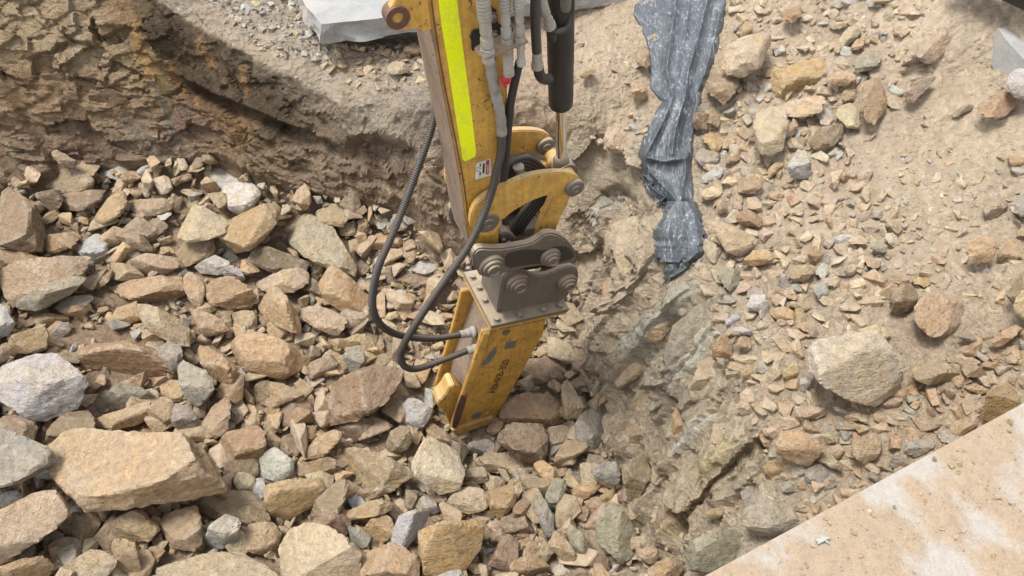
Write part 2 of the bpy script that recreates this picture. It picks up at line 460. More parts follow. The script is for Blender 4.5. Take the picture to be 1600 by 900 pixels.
# colours of the ground, some shading still in them: swatches seen at points of the photograph, spread by distance
CPTS = """60,40,176,150,108,.5 140,60,172,146,108,.5 60,150,158,128,90,.3 180,150,150,122,88,.3 60,230,132,108,82,.25 150,230,128,106,82,.25 220,200,138,114,86,.3 230,90,170,144,96,.3
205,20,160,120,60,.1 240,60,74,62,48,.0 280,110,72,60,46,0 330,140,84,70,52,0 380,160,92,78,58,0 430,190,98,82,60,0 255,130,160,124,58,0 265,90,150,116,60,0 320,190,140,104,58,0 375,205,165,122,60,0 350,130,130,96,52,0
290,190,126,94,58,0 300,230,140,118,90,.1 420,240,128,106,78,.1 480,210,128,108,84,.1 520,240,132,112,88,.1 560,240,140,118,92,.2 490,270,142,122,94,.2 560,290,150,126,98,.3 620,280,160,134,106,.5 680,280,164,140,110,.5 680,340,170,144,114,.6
340,50,190,160,128,.8 400,90,196,172,142,.9 440,100,192,172,148,.9 430,40,192,188,180,.4 390,20,196,192,184,.4 480,60,180,176,166,.4 520,100,186,174,156,.7 560,140,186,166,142,.8 520,150,190,168,140,.8 640,160,176,164,146,.6 600,120,186,170,150,.7 620,200,168,152,132,.6 590,190,160,144,124,.5
300,350,150,122,92,.5 100,500,140,112,82,.4 300,600,140,112,82,.4 100,850,140,112,82,.4 500,750,146,118,90,.5 700,800,146,118,90,.5 650,480,172,146,120,.8 850,600,160,136,108,.6 900,800,150,122,94,.5
850,100,196,168,134,1 930,80,196,168,134,1 850,190,192,164,130,.9 960,180,190,162,130,.9 980,240,180,156,126,.7
820,250,142,130,104,.1 870,240,146,132,106,.1 900,250,150,136,108,.1 960,280,150,138,110,.1 930,260,176,164,136,.3 1000,290,152,138,110,.2 920,300,158,142,112,.2 990,330,166,146,116,.5 880,330,140,120,96,.1
1000,360,172,146,116,.8 960,370,166,140,110,.6 970,420,160,136,106,.5 1000,400,158,134,104,.5 900,430,150,126,98,.3 920,480,148,122,96,.3 940,520,150,126,98,.3 900,400,146,120,92,.2 1000,460,168,144,116,.7
1050,450,180,158,130,.5 1060,480,196,188,160,.2 1020,520,190,182,152,.2 990,560,182,172,142,.2 1100,560,196,188,158,.2 1080,600,190,180,150,.2 1030,550,160,150,126,.1 1060,530,158,150,128,.1 1000,600,166,148,120,.2 1060,580,166,158,134,.1 1100,500,176,160,132,.4
960,600,150,126,98,.3 1000,650,158,136,106,.3 1050,650,164,146,116,.3 980,700,146,122,94,.2 1040,700,150,128,98,.2 1100,650,178,160,130,.4 1080,690,196,180,146,.2 1130,700,180,150,108,.2 1150,730,176,154,112,.2 1030,780,146,122,92,.2 1080,780,138,120,88,.2 1110,790,160,134,92,.3 1060,840,158,134,104,.4 1120,850,158,142,122,.3 1180,760,160,148,124,.4 1160,660,170,150,122,.5
1120,850,164,154,136,.2 1250,820,180,170,154,.4 1150,450,190,164,130,1 1200,300,192,164,132,1 1300,350,196,168,138,1 1450,250,198,168,136,1 1550,200,198,168,136,1 1400,400,196,168,138,1 1500,380,196,168,138,1 1350,650,176,144,108,.7 1450,600,174,142,106,.7 1550,450,168,138,104,.6 1250,700,170,140,106,.6 1300,600,176,146,112,.8 1400,100,200,170,138,1 1550,50,204,176,144,1 1600,120,196,168,138,.8 1200,100,196,166,132,1 1560,700,176,144,108,.7"""
cp = np.array([[float(v) for v in t.split(',')] for t in CPTS.split()])
warp = fbm(np.stack([XX.ravel() * 2.6, YY.ravel() * 2.6, ZZ.ravel() * 2.6], -1), 5, 5).reshape(XX.shape)
warp2 = fbm(np.stack([XX.ravel() * 2.6, YY.ravel() * 2.6, ZZ.ravel() * 2.6], -1) + 40, 5, 9).reshape(XX.shape)
wx, wy = px_ + warp * 22, py_ + warp2 * 22
num = np.zeros(XX.shape + (4,))
den = np.zeros(XX.shape)
def lift_dark(c, pw=.8):  # lifts dark swatches part way; the rest of their shading stays in the tint
    l = c @ np.array([.3, .6, .1])
    return c * max(1.0, (0.40 / max(l, .01)) ** pw) if l > 0.09 else c
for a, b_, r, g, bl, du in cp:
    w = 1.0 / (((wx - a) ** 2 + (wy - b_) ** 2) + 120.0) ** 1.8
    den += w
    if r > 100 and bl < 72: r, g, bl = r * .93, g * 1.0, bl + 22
    num += w[..., None] * np.array([*(lift_dark(srgb(r, g, bl, 0.80)) * .30 + srgb(208, 190, 162, .95) * .70 if (a > 860 and r > 100) else lift_dark(srgb(r, g, bl, 0.80), .5) * np.array([.97, .97, 1.0])), du])
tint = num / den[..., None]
# stains and powder streaks of the rock, plus overhang shade painted into the tint
sxw, syw = px_ + warp * 9, py_ + warp2 * 9
crest = [(235, -90), (240, 0), (300, 38), (370, 78), (430, 110), (480, 136), (530, 160), (575, 182), (610, 203), (665, 240)]
jx, jy = px_ + warp * 5, py_ + warp2 * 5
benchz = inside(crest + [(760, 230), (760, -90)], jx, jy).astype(float) * np.clip((640 - px_) / 60, 0, 1)
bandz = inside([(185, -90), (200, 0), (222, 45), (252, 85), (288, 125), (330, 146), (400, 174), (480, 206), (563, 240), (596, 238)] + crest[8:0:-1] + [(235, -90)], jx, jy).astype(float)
bandz = np.maximum(bandz, 0.5 * inside([(300, 150), (400, 165), (540, 225), (650, 262), (640, 285), (540, 252), (430, 228), (340, 192)], sxw, syw))  # painted shade along the underside of the wall's lip
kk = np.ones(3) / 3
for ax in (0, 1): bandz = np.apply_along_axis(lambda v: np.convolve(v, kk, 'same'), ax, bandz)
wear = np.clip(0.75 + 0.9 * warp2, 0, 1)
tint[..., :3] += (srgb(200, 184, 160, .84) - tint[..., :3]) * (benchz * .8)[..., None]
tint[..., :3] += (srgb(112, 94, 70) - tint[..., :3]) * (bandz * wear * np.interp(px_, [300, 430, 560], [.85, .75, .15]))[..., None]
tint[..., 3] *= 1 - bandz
for x1, y1, x2, y2, wd, cc_, st_ in ((212, 40, 232, 120, 8, (186, 142, 70), .9), (228, 100, 245, 130, 9, (196, 156, 80), .8), (312, 62, 332, 104, 7, (168, 130, 70), .8), (378, 105, 388, 150, 5, (176, 136, 76), .8), (268, 110, 290, 150, 9, (168, 122, 62), .7), (370, 200, 380, 214, 10, (196, 150, 84), .8), (310, 155, 316, 178, 6, (190, 150, 84), .8), (330, 170, 380, 215, 16, (160, 122, 76), .6), (180, 0, 215, 35, 10, (160, 128, 76), .6),
    (1082, 452, 992, 552, 10, (214, 208, 184), .95), (1100, 520, 1088, 560, 12, (212, 206, 182), .9), (1088, 560, 1046, 612, 5, (214, 206, 182), .8), (1112, 652, 1056, 708, 4, (224, 216, 196), .9), (941, 318, 931, 378, 8, (200, 196, 176), .8), (1034, 545, 985, 620, 7, (206, 190, 154), .7), (1010, 560, 960, 610, 9, (200, 182, 146), .6), (1140, 690, 1100, 740, 10, (206, 184, 128), .8), (1085, 800, 1040, 830, 10, (190, 160, 110), .7), (1020, 612, 990, 640, 8, (196, 164, 110), .7),
    (240, 130, 282, 225, 6, (176, 164, 140), .7), (195, 190, 262, 252, 7, (168, 160, 140), .6), (150, 165, 180, 225, 6, (166, 150, 112), .6), (75, 190, 100, 260, 7, (160, 144, 112), .5), (20, 215, 40, 280, 7, (160, 144, 112), .5), (110, 0, 130, 90, 7, (200, 184, 144), .7)):
    vx, vy = x2 - x1, y2 - y1
    tt_ = np.clip(((sxw - x1) * vx + (syw - y1) * vy) / (vx * vx + vy * vy), 0, 1)
    dd_ = np.hypot(sxw - x1 - tt_ * vx, syw - y1 - tt_ * vy)
    if x1 > 900: wd, cc_ = wd * 1.5, (min(cc_[0] + 14, 235), min(cc_[1] + 16, 230), min(cc_[2] + 18, 215))
    f_ = np.clip(1.3 - dd_ / wd, 0, 1) * st_
    tint[..., :3] += (srgb(*cc_, .85) - tint[..., :3]) * f_[..., None]
# relief, pushed along the surface normal
dZx = np.gradient(ZZ, gx, axis=1)
dZy = np.gradient(ZZ, gy, axis=0)
N = np.stack([-dZx, -dZy, np.ones_like(ZZ)], -1)
N /= np.linalg.norm(N, axis=-1, keepdims=True)
P = np.stack([XX, YY, ZZ], -1).reshape(-1, 3)
def fb_(Q, *a_, **k_): return fbm(Q, *a_, **k_).reshape(XX.shape)
def A3(x, y, z): return np.stack([np.ravel(x), np.ravel(y), np.ravel(z)], -1)
def dist_line(line, qx, qy):
    best = np.full(np.shape(qx), 1e9)
    for (x1, y1), (x2, y2) in zip(line[:-1], line[1:]):
        vx, vy = x2 - x1, y2 - y1
        t = np.clip(((qx - x1) * vx + (qy - y1) * vy) / (vx * vx + vy * vy), 0, 1)
        best = np.minimum(best, np.hypot(qx - x1 - t * vx, qy - y1 - t * vy))
    return best
general = fb_(P * 4.5, 5, 3) * 0.045 + fb_(P * 20, 4, 8, 0.65) * 0.018
chunk = fb_(P * 13, 4, 12, ridged=True)
crumb = fb_(P * 16, 4, 14, 0.65, ridged=True)
tmask = np.clip(0.55 + 0.9 * fb_(P * 3.5, 3, 65), 0, 1)
def facets3(Q, seed):
    """broken-rock relief: every cell of a jittered lattice is a tilted flat face with its own height"""
    F_ = np.floor(Q).astype(np.int64)
    best = np.full(len(Q), 1e9)
    out = np.zeros(len(Q))
    for dx in (-1, 0, 1):
        for dy in (-1, 0, 1):
            for dz in (-1, 0, 1):
                I_ = F_ + np.array([dx, dy, dz])
                h = [_hash(I_[:, 0], I_[:, 1], I_[:, 2], seed + k) for k in range(7)]
                rel = Q - I_ - np.stack(h[:3], 1)
                d2 = (rel ** 2).sum(1)
                val = (rel * (np.stack(h[3:6], 1) - .5)).sum(1) * 2.0 + (h[6] - .5) * 1.1
                m2 = d2 < best
                best = np.where(m2, d2, best)
                out = np.where(m2, val, out)
    return out
_g0, _g1 = (np.array(CAMP + ray(a, b_) * ((z - 4.4) / ray(a, b_)[2])) for a, b_, z in ((1080, 455, 1.1), (968, 590, .35)))
_gd = unit((_g1 - _g0)[:2])
gcoord = XX * -_gd[1] + YY * _gd[0]
along = XX * _gd[0] + YY * _gd[1]
wq = np.stack([warp.ravel(), warp2.ravel(), warp.ravel()], 1) * .05
rotm = np.array([[0.92, 0.25, -0.30], [-0.22, 0.97, 0.12], [0.32, -0.05, 0.95]])
PW = (P + wq) @ rotm.T
zmask = ((zwall + zrw + zface) > 0.01).ravel()
fa, fb, fc = np.zeros(len(P)), np.zeros(len(P)), np.zeros(len(P))
PG = np.stack([gcoord.ravel() * 6.5, along.ravel() * 2.6, P[:, 2] * 3.0], 1) + wq * 6
fg = np.zeros(len(P))
zr_ = (zrw > 0.01).ravel()
fg[zr_] = facets3(PG[zr_], 79)
fg = fg.reshape(XX.shape)
fa[zmask] = facets3(PW[zmask] * np.array([3.6, 3.6, 7.5]), 71)
fb[zmask] = facets3(PW[zmask] * np.array([9, 9, 20.0]), 73)
fc[zmask] = facets3(PW[zmask] * np.array([22, 22, 42.0]), 75)
fl = np.zeros(len(P))
fl[zmask] = facets3(PW[zmask] * np.array([2.6, 2.6, 2.9]) + .37, 77)
fa, fb, fc, fl = (v.reshape(XX.shape) for v in (fa, fb, fc, fl))
# thin beds: ledges a few centimetres high that break off at random lengths
def beds(n, dipx, dipy, seed, jag=0.05):
    """height of the broken edge of each bed; sharp steps between beds"""
    lay = (ZZ + dipx * XX + dipy * YY + jag * fb_(P * 5, 4, seed, .6)) * n
    li = np.floor(lay)
    fr = lay - li
    blk = np.floor(XX * 5.5 + li * 1.37 + 1.2 * fb_(P * 4, 2, seed + 2)).astype(np.int64)
    h = _hash(li.astype(np.int64).ravel(), blk.ravel(), np.zeros(li.size, np.int64), seed).reshape(XX.shape)
    return (h - .45) * np.clip(1.15 - fr * .8, 0, 1)
rough_left = np.clip((320 - px_) / 60, 0, 1)
GOUGE = [[(150, 110), (262, 262)], [(85, 120), (185, 270)], [(15, 140), (112, 290)], [(238, 100), (300, 245)], [(205, 60), (250, 130)], [(-50, 160), (40, 300)], [(-110, 170), (-30, 310)]]
gd = np.min([dist_line(g_, px_ + warp * 6, py_ + warp2 * 6) for g_ in GOUGE], axis=0)
gouge = np.clip(1.25 - gd / 11.0, 0, 1)
lowwall = np.clip((py_ - 110) / 60, 0, 1)
b1, b2_, b3 = beds(15, .18, .0, 81), beds(34, .25, .05, 83, .03), beds(9, -.3, .1, 85, .08)
dwall = rough_left * ((1 - gouge) * (.045 * b1 + .030 * b2_ * (.4 + .6 * lowwall) + .010 * crumb) + .08 * b3 * (1 - lowwall * .6) + .06 * fa * (1 - lowwall * .5) - .05 * gouge * lowwall)
undercut = np.clip((py_ - (140 + (px_ - 300) * .41)) / 22, 0, 1)
dwall += (1 - rough_left) * (.012 * crumb + .05 * fa * .5 + undercut * (.035 * b1 + .022 * b2_) - .12 * np.exp(-((py_ - (143 + (px_ - 300) * .41)) / 11) ** 2) * np.clip((575 - px_) / 120, 0, 1) + .05 * np.exp(-np.abs(py_ - (126 + (px_ - 300) * .41)) / 8) * np.clip((575 - px_) / 120, 0, 1) + .02 * fb)
dwall += .09 * np.exp(-dist_line([(560, 205), (600, 200), (640, 212), (665, 240)], px_, py_) / 14) * (px_ > 480) - .08 * np.exp(-(dist_line([(560, 232), (640, 240)], px_, py_) / 14) ** 2)
# right wall: proud ridges left between the pick strokes, smooth scoops below each, short ledges across them
RIDGE = [([(1084, 450), (1038, 505), (992, 560), (950, 622)], .15, 26), ([(1112, 522), (1088, 562), (1052, 612), (1008, 660), (975, 710)], .13, 22), ([(1150, 590), (1118, 648), (1060, 704), (1022, 756), (1000, 800)], .13, 22),
    ([(1190, 672), (1140, 700), (1098, 742), (1050, 800), (1030, 850)], .12, 20), ([(1032, 400), (1004, 452), (960, 505), (915, 575)], .13, 22), ([(955, 350), (948, 400), (925, 450), (900, 500)], .10, 16), ([(1205, 722), (1160, 752), (1110, 800), (1075, 850)], .08, 18)]
rq, rw = px_ + warp * 11, py_ + warp2 * 11
vary = np.clip(.92 + 1.0 * fb_(P * 2.4 + 7, 3, 111), .5, 1.3)
dr = np.full(XX.shape, -.02)
near_r = np.full(XX.shape, 1e9)
for line_, hh_, ww_ in RIDGE:
    d_ = dist_line(line_, rq, rw)
    (x1, y1), (x2, y2) = line_[0], line_[-1]
    sg = np.sign((x2 - x1) * (rw - y1) - (y2 - y1) * (rq - x1))        # which side of the stroke
    near_r = np.minimum(near_r, d_)
    ds_ = np.sqrt(d_ ** 2 + 30.0)
    up_ = hh_ * np.exp(-ds_ / (ww_ * 1.5))
    dn_ = hh_ * np.exp(-ds_ / 12.0) - .075 * np.exp(-((d_ - 18) / 14) ** 2)
    dr = dr + np.where(sg < 0, dn_, up_) * .82 * vary
across = (XX * _gd[0] + YY * _gd[1]) + .02 * warp
lay = (across - .35 * ZZ) * 15 + 1.1 * fb_(P * 4, 3, 91)
li = np.floor(lay)
hb = _hash(li.astype(np.int64).ravel(), np.floor(gcoord * 5 + li * .7).astype(np.int64).ravel(), np.zeros(li.size, np.int64), 93).reshape(XX.shape)
lb = (hb - .4) * np.clip(1.1 - (lay - li), 0, 1)
rb1, rb2 = beds(13, -.35, .30, 101), beds(30, -.3, .25, 103, .03)
dr += -.03 + np.clip((near_r + 2) / 12, 0, 1) * (.03 * lb * tmask + .035 * fg + .045 * rb1 + .018 * rb2 * tmask + .04 * fa) + .05 * fl + .005 * crumb + .010 * fb
df = .10 * fl - .02 + .006 * crumb + .004 * fc
slope = np.clip(1 - zpit - zwall - zrw - zface, 0, 1)
D = general * (0.25 + 0.8 * slope + .3 * zpit) + zwall * dwall + zrw * dr + zface * df + slope * (0.012 * chunk + .014 * crumb + .012 * np.clip(fb_(P * 34, 3, 121, .7), 0, 1)) - zpit * 0.085
P3 = np.stack([XX, YY, ZZ], -1) + N * D[..., None]
# the trench bank just under the steel plate
def plate_pt(px, py, z=2.45): return on_plane(px, py, (0, 0, z), (0, 0, 1))
PA, PB = plate_pt(1090, 906), plate_pt(1610, 624)
ed = (PB - PA)[:2]
ed /= np.linalg.norm(ed)
en = np.array([ed[1], -ed[0]])                      # points away from the pit, under the plate
dist = (XX - PA[0]) * en[0] + (YY - PA[1]) * en[1]
bank = 2.40 - np.clip((0.16 - dist), 0, 9) * 7.0 + general
m_ = dist > 0.0
P3[..., 2] = np.where(m_, np.maximum(P3[..., 2], np.minimum(bank, 2.40)), P3[..., 2])
# the hollow under the broken concrete slab
hol = inside([(520, 62), (760, 28), (790, 50), (700, 84), (560, 82)], px_, py_)
P3[..., 2] -= hol * 0.05
# fine coordinates used to set things down on the ground
HG = np.full(XX.shape, -9.0)
HG = ZZ + D * N[..., 2]
HG = np.where(m_, np.maximum(HG, np.minimum(bank, 2.40)), HG)
def height(x, y):
    return bil(HG, 0, 0, 1.0, np.interp(x, gx, np.arange(len(gx))), np.interp(y, gy, np.arange(len(gy))))
def hit(px, py):
    """where the line of sight through a photograph point meets the ground; vectorised"""
    px, py = np.atleast_1d(np.asarray(px, float)), np.atleast_1d(np.asarray(py, float))
    d = ray(px, py)
    t = np.full(len(px), 1.2)
    done = np.zeros(len(px), bool)
    for _ in range(330):
        Q = CAMP + d * t[:, None]
        done |= Q[:, 2] <= height(Q[:, 0], Q[:, 1])
        t = np.where(done, t, t + 0.02)
    return CAMP + d * t[:, None], t
ny, nx = XX.shape
ii = np.arange(ny * nx).reshape(ny, nx)
F = np.stack([ii[:-1, :-1], ii[:-1, 1:], ii[1:, 1:], ii[1:, :-1]], -1).reshape(-1, 4)
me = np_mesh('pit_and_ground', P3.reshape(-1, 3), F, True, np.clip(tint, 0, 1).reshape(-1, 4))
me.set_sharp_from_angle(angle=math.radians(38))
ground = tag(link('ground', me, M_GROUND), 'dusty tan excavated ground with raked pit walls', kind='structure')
# coarse ground beyond
fx_ = np.linspace(-60, 60, 61)
rx, ry = np.meshgrid(np.concatenate([fx_[fx_ < X0 - .5], np.linspace(X0 + .03, X1 - .06, 24), fx_[fx_ > X1 + .5]]), np.concatenate([fx_[fx_ < Y0 - .5], np.linspace(Y0 + .03, Y1 - .06, 20), fx_[fx_ > Y1 + .5]]))
rz = bil(Zc, X0, Y0, CS, np.clip(rx, X0, X1 - .02), np.clip(ry, Y0, Y1 - .02))
far = np.clip(np.maximum(np.maximum(X0 - rx, rx - X1), np.maximum(Y0 - ry, ry - Y1)) / 4.0, 0, 1)
rz = rz * (1 - far) + 2.0 * far
inn = (rx > X0 + .2) & (rx < X1 - .2) & (ry > Y0 + .2) & (ry < Y1 - .2)
edge_in = (rx > X0) & (rx < X1) & (ry > Y0) & (ry < Y1)
rz = np.where(inn, rz - 0.8, np.where(edge_in, rz - 0.03, rz))
i2 = np.arange(rx.size).reshape(rx.shape)
F2 = np.stack([i2[:-1, :-1], i2[:-1, 1:], i2[1:, 1:], i2[1:, :-1]], -1).reshape(-1, 4)
keep = ~(inn.ravel()[F2].all(1))
c2 = np.tile([*srgb(196, 168, 136, .8), 1.0], (rx.size, 1))
tag(link('surrounding_ground', np_mesh('surrounding_ground', np.stack([rx, ry, rz], -1).reshape(-1, 3), F2[keep], True, c2), M_GROUND), 'dusty tan ground around the pit', kind='structure')

# ------------------------------------------------------------------ icospheres
def ico(level):
    bm = bmesh.new()
    bmesh.ops.create_icosphere(bm, subdivisions=level, radius=1)
    V = np.array([v.co[:] for v in bm.verts])
    F = np.array([[v.index for v in f.verts] for f in bm.faces])
    bm.free()
    return V, F
ICO = {k: ico(k) for k in (1, 2, 3, 4, 5, 6)}
CC = {'t': (186, 156, 118), 'T': (200, 177, 142), 'y': (198, 163, 110), 'o': (176, 142, 98), 'r': (140, 110, 84), 'b': (152, 128, 96), 'k': (118, 98, 76), 'g': (160, 156, 146), 'w': (188, 190, 190), 'n': (150, 148, 128), 'd': (188, 166, 140), 'p': (204, 187, 158), 'q': (226, 210, 184), 'W': (205, 204, 198)}

def solid(c, dirs, Nn, Dd, p=26, seed=0, size=1.0, rough=1.0, strata=None):
    """points on the surface of the convex body {n.(x-c) <= d}, softened, chipped and roughened"""
    q = dirs @ Nn.T / Dd
    q = np.maximum(q, 1e-4)
    lo = (q ** p).sum(1) ** (1.0 / p)
    r = 1.0 / lo
    qs = np.sort(q, axis=1)
    edge = np.clip((qs[:, -2] / qs[:, -1] - 0.90) / 0.10, 0, 1)
    X = dirs * r[:, None]
    s = size
    off = seed * 7.31
    a = fbm(X * (3.2 / s) + off, 3, seed) * 0.035
    bq = fbm(X * (9.0 / s) + off, 5, seed + 3, 0.62, ridged=True) * 0.034
    disp = (a + bq) * rough
    sd_ = strata if strata is not None else unit(np.array([0.2, 0.3, 1.0]))
    lay = X @ sd_ / (s * 0.11) + fbm(X * (2.0 / s) + off, 2, seed + 7) * 1.2
    li = np.floor(lay).astype(np.int64)
    hv = _hash(li, li * 0 + seed, li * 0, 5) - 0.5
    side = 1 - np.abs(unit(X) @ sd_)
    disp = disp + hv * 0.055 * side * rough
    X = X * (1 + disp)[:, None]
    return c + X, edge

def tint_of(code, rnd, k=0.86):
    base = srgb(*CC[code], k)
    v = 1 + rnd.normal(0, 0.08)
    base = base * 0.93 + srgb(182, 156, 124, k) * 0.07
    return np.clip(base * v * (1 + rnd.normal(0, 0.025, 3)), 0.01, 0.9)

def rock_from_outline(poly, code, seed, lift=0.0, name='rock', ridge=None, rough=1.25, tilt=None, level=None, grow=1.13, parent=None):
    rnd = np.random.default_rng(seed)
    poly = np.asarray(poly, float)
    poly = poly.mean(0) + (poly - poly.mean(0)) * grow
    ar = 0.5 * np.sum(poly[:, 0] * np.roll(poly[:, 1], -1) - np.roll(poly[:, 0], -1) * poly[:, 1])
    if ar < 0: poly = poly[::-1]
    cpx = poly.mean(0)
    w, h = np.ptp(poly[:, 0]), np.ptp(poly[:, 1])
    dia = math.sqrt(max(w * h, 30))
    ys = poly[:, 1].max()
    H_, tH = hit([cpx[0], cpx[0], poly[poly[:, 1].argmax(), 0]], [cpx[1], cpx[1], ys])
    tc, tb = tH[0], tH[2]
    tb = min(max(tb, tc - 0.6), tc)
    s = dia / FPX * tc
    lift = lift + (0.035 if dia > 50 else 0.015)
    hw = h / FPX * tc
    rho = ridge if ridge is not None else rnd.uniform(0.18, 0.5)
    zb = (CAMP + ray(poly[poly[:, 1].argmax(), 0], ys) * tb)[2]
    ztop = zb + 0.75 * rho * hw / CT + lift + 0.06 * s
    zt_c = H_[0, 2] + 0.10 * s + lift
    ztop = max(ztop, zt_c)
    # top facet
    ta = rnd.uniform(-math.pi, math.pi)
    tl = tilt if tilt is not None else (rnd.uniform(-0.5, 0.5), rnd.uniform(-0.45, 0.2))
    n_top = unit(np.array([tl[0], tl[1], 1.0]))
    py_r = poly[:, 1].max() - rho * h
    R = CAMP + ray(cpx[0], py_r) * ((ztop - CAMP[2]) / ray(cpx[0], py_r)[2])
    n_fr = unit(np.array([rnd.uniform(-0.45, 0.45), -1.0, rnd.uniform(0.05, 0.55)]))
    facets = [(n_top, R), (n_fr, R)]
    # side chamfers that break the top at the left and the right
    for sgn in (-1, 1):
        n = unit(np.array([sgn * rnd.uniform(0.5, 1.0), rnd.uniform(-0.6, 0.2), rnd.uniform(0.35, 0.9)]))
        ex = cpx[0] + sgn * w * rnd.uniform(0.22, 0.42)
        E = CAMP + ray(ex, cpx[1]) * ((ztop - CAMP[2]) / ray(ex, cpx[1])[2])
        facets.append((n, E))
    if rnd.random() < 0.55:
        n = unit(np.array([rnd.uniform(-0.5, 0.5), rnd.uniform(-0.5, -0.1), 0.75]))
        facets.append((n, R + np.array([0, 0.1 * s, 0.01 * s])))
    rc = ray(cpx[0], cpx[1])
    facets = [(n, Q) for n, Q in facets if rc @ n < -0.28]
    def t_in(px, py):
        d = ray(px, py)
        tt = 0
        for n, Q in facets:
            dn = d @ n
            if dn < -0.1: tt = max(tt, (Q - CAMP) @ n / dn)
        return min(max(tt, tc - 0.9 * s), tc + 0.25 * s)
    ts = t_in(*cpx)
    body = s * rnd.uniform(0.5, 0.75)
    c = CAMP + rc * (ts + body * 0.45)
    planes = [(n, max((Q - c) @ n, 0.22 * s)) for n, Q in facets]
    k = len(poly)
    for i in range(k):
        a, b2 = poly[i], poly[(i + 1) % k]
        ra, rb = ray(*a), ray(*b2)
        n = unit(np.cross(ra, rb))
        m2 = (a + b2) / 2
        rm = ray(*m2)
        if n @ (c - CAMP) > 0: n = -n
        e = CAMP + rm * t_in(*m2)
        v = unit(rm)
        n2 = unit(n + v * rnd.uniform(0.15, 0.5))
        planes.append((n2, (e - c) @ n2))
        if rnd.random() < 0.6:
            n3 = unit(n - v * rnd.uniform(0.5, 1.1))
            planes.append((n3, (e - c) @ n3 + s * rnd.uniform(-0.02, 0.05)))
    planes.append((np.array([0.1, 0.15, -1.0]) / 1.016, body * 0.8))
    planes.append((unit(np.array([0.1, 1.0, 0.1])), max(hw * 0.95, body)))
    # small chips
    nch = 5 if dia < 60 else 8
    Nn = np.array([p_[0] for p_ in planes])
    Dd = np.array([max(p_[1], 0.12 * s) for p_ in planes])
    cd = unit(rnd.normal(size=(nch, 3)))
    Vt_ = ICO[3][0]
    X0_ = Vt_ / np.maximum(Vt_ @ Nn.T / Dd, 1e-4).max(1)[:, None]
    sup = (X0_ @ cd.T).max(0)
    Nn = np.concatenate([Nn, cd])
    Dd = np.concatenate([Dd, sup - rnd.uniform(0.0, 0.28, nch) ** 2 * s])
    lv = level or (6 if dia > 170 else 5 if dia > 105 else 4 if dia > 42 else 3)
    V, F = ICO[lv]
    right, upi, fw = np.array([1, 0, 0.]), np.array([0, ST, CT]), np.array([0, CT, -ST])
    dirs = unit(V[:, :1] * right * w / dia + V[:, 1:2] * upi * h / dia + V[:, 2:3] * fw * 0.75)
    if np.linalg.det(np.stack([right, upi, fw])) < 0: F = F[:, ::-1]
    X, edge = solid(c, dirs, Nn, Dd, 120, seed, s, rough, unit(n_top + rnd.normal(0, 0.12, 3)))
    base = np.array([c[0], c[1], X[:, 2].min()])
    col = np.empty((len(X), 4))
    col[:, :3] = tint_of(code, rnd)
    col[:, 3] = edge
    me = np_mesh(name, X - base, F, True, col)
    me.set_sharp_from_angle(angle=math.radians(24))
    o = link(name, me, M_ROCK, parent)
    o.location = base
    o['_px'] = 0
    del o['_px']
    return o, c, s

def generic_stone(level, rnd, flat=None):
    """an angular broken stone: hull of a few points; level 2 has chipped edges"""
    bm = bmesh.new()
    n = int(rnd.integers(9, 14)) if level == 2 else 8
    fl = flat if flat is not None else rnd.uniform(0.4, 0.85)
    Pq = rnd.normal(size=(n, 3))
    Pq = unit(np.sign(Pq) * np.abs(Pq) ** 0.6) * rnd.uniform(0.8, 1.1, (n, 1)) * np.array([rnd.uniform(1.0, 1.4), rnd.uniform(0.65, 1.0), fl])
    for q in Pq: bm.verts.new(q)
    r = bmesh.ops.convex_hull(bm, input=bm.verts[:])
    bmesh.ops.delete(bm, geom=[v for v in bm.verts if not v.link_faces], context='VERTS')
    if level == 2:
        bmesh.ops.dissolve_limit(bm, angle_limit=math.radians(14), verts=bm.verts[:], edges=bm.edges[:])
        bmesh.ops.bevel(bm, geom=bm.edges[:], offset=0.05, segments=1, affect='EDGES', clamp_overlap=True)
    bmesh.ops.triangulate(bm, faces=bm.faces[:])
    if level == 2:
        bmesh.ops.subdivide_edges(bm, edges=[e for e in bm.edges if e.calc_length() > 0.7], cuts=1)
        bmesh.ops.triangulate(bm, faces=bm.faces[:])
    bmesh.ops.recalc_face_normals(bm, faces=bm.faces[:])
    bm.verts.index_update()
    X = np.array([v.co[:] for v in bm.verts])
    F = np.array([[v.index for v in f.verts] for f in bm.faces])
    bm.free()
    if level == 2: X = X * (1 + fbm(X * 1.7 + rnd.uniform(0, 50), 3, 3) * 0.09)[:, None]
    return X, F, np.full(len(X), 0.5 if level == 2 else 0.0)
PROTO = {lv: [generic_stone(lv, RNG) for _ in range(40)] for lv in (1, 2)}
def rot_rand(rnd, lean):
    a = rnd.uniform(0, 2 * math.pi)
    Rz = np.array([[math.cos(a), -math.sin(a), 0], [math.sin(a), math.cos(a), 0], [0, 0, 1]])
    ax = unit(np.append(rnd.normal(size=2), 0.0))
    t = rnd.normal(0, lean)
    K = np.array([[0, -ax[2], ax[1]], [ax[2], 0, -ax[0]], [-ax[1], ax[0], 0]])
    return (np.eye(3) + math.sin(t) * K + (1 - math.cos(t)) * K @ K) @ Rz
def stones_mesh(name, items, level, lean=0.35):
    """items: list of (point, size, colour code)"""
    Vs, Fs, Cs = [], [], []
    n0 = 0
    for p_, s_, code in items:
        X, F, e = PROTO[level][RNG.integers(len(PROTO[level]))]
        X = (X * s_) @ rot_rand(RNG, lean).T + p_
        c_ = np.empty((len(X), 4))
        c_[:, :3] = tint_of(code, RNG)
        c_[:, 3] = e
        Vs.append(X); Fs.append(F + n0); Cs.append(c_)
        n0 += len(X)
    return np_mesh(name, np.concatenate(Vs), np.concatenate(Fs), False, np.concatenate(Cs))
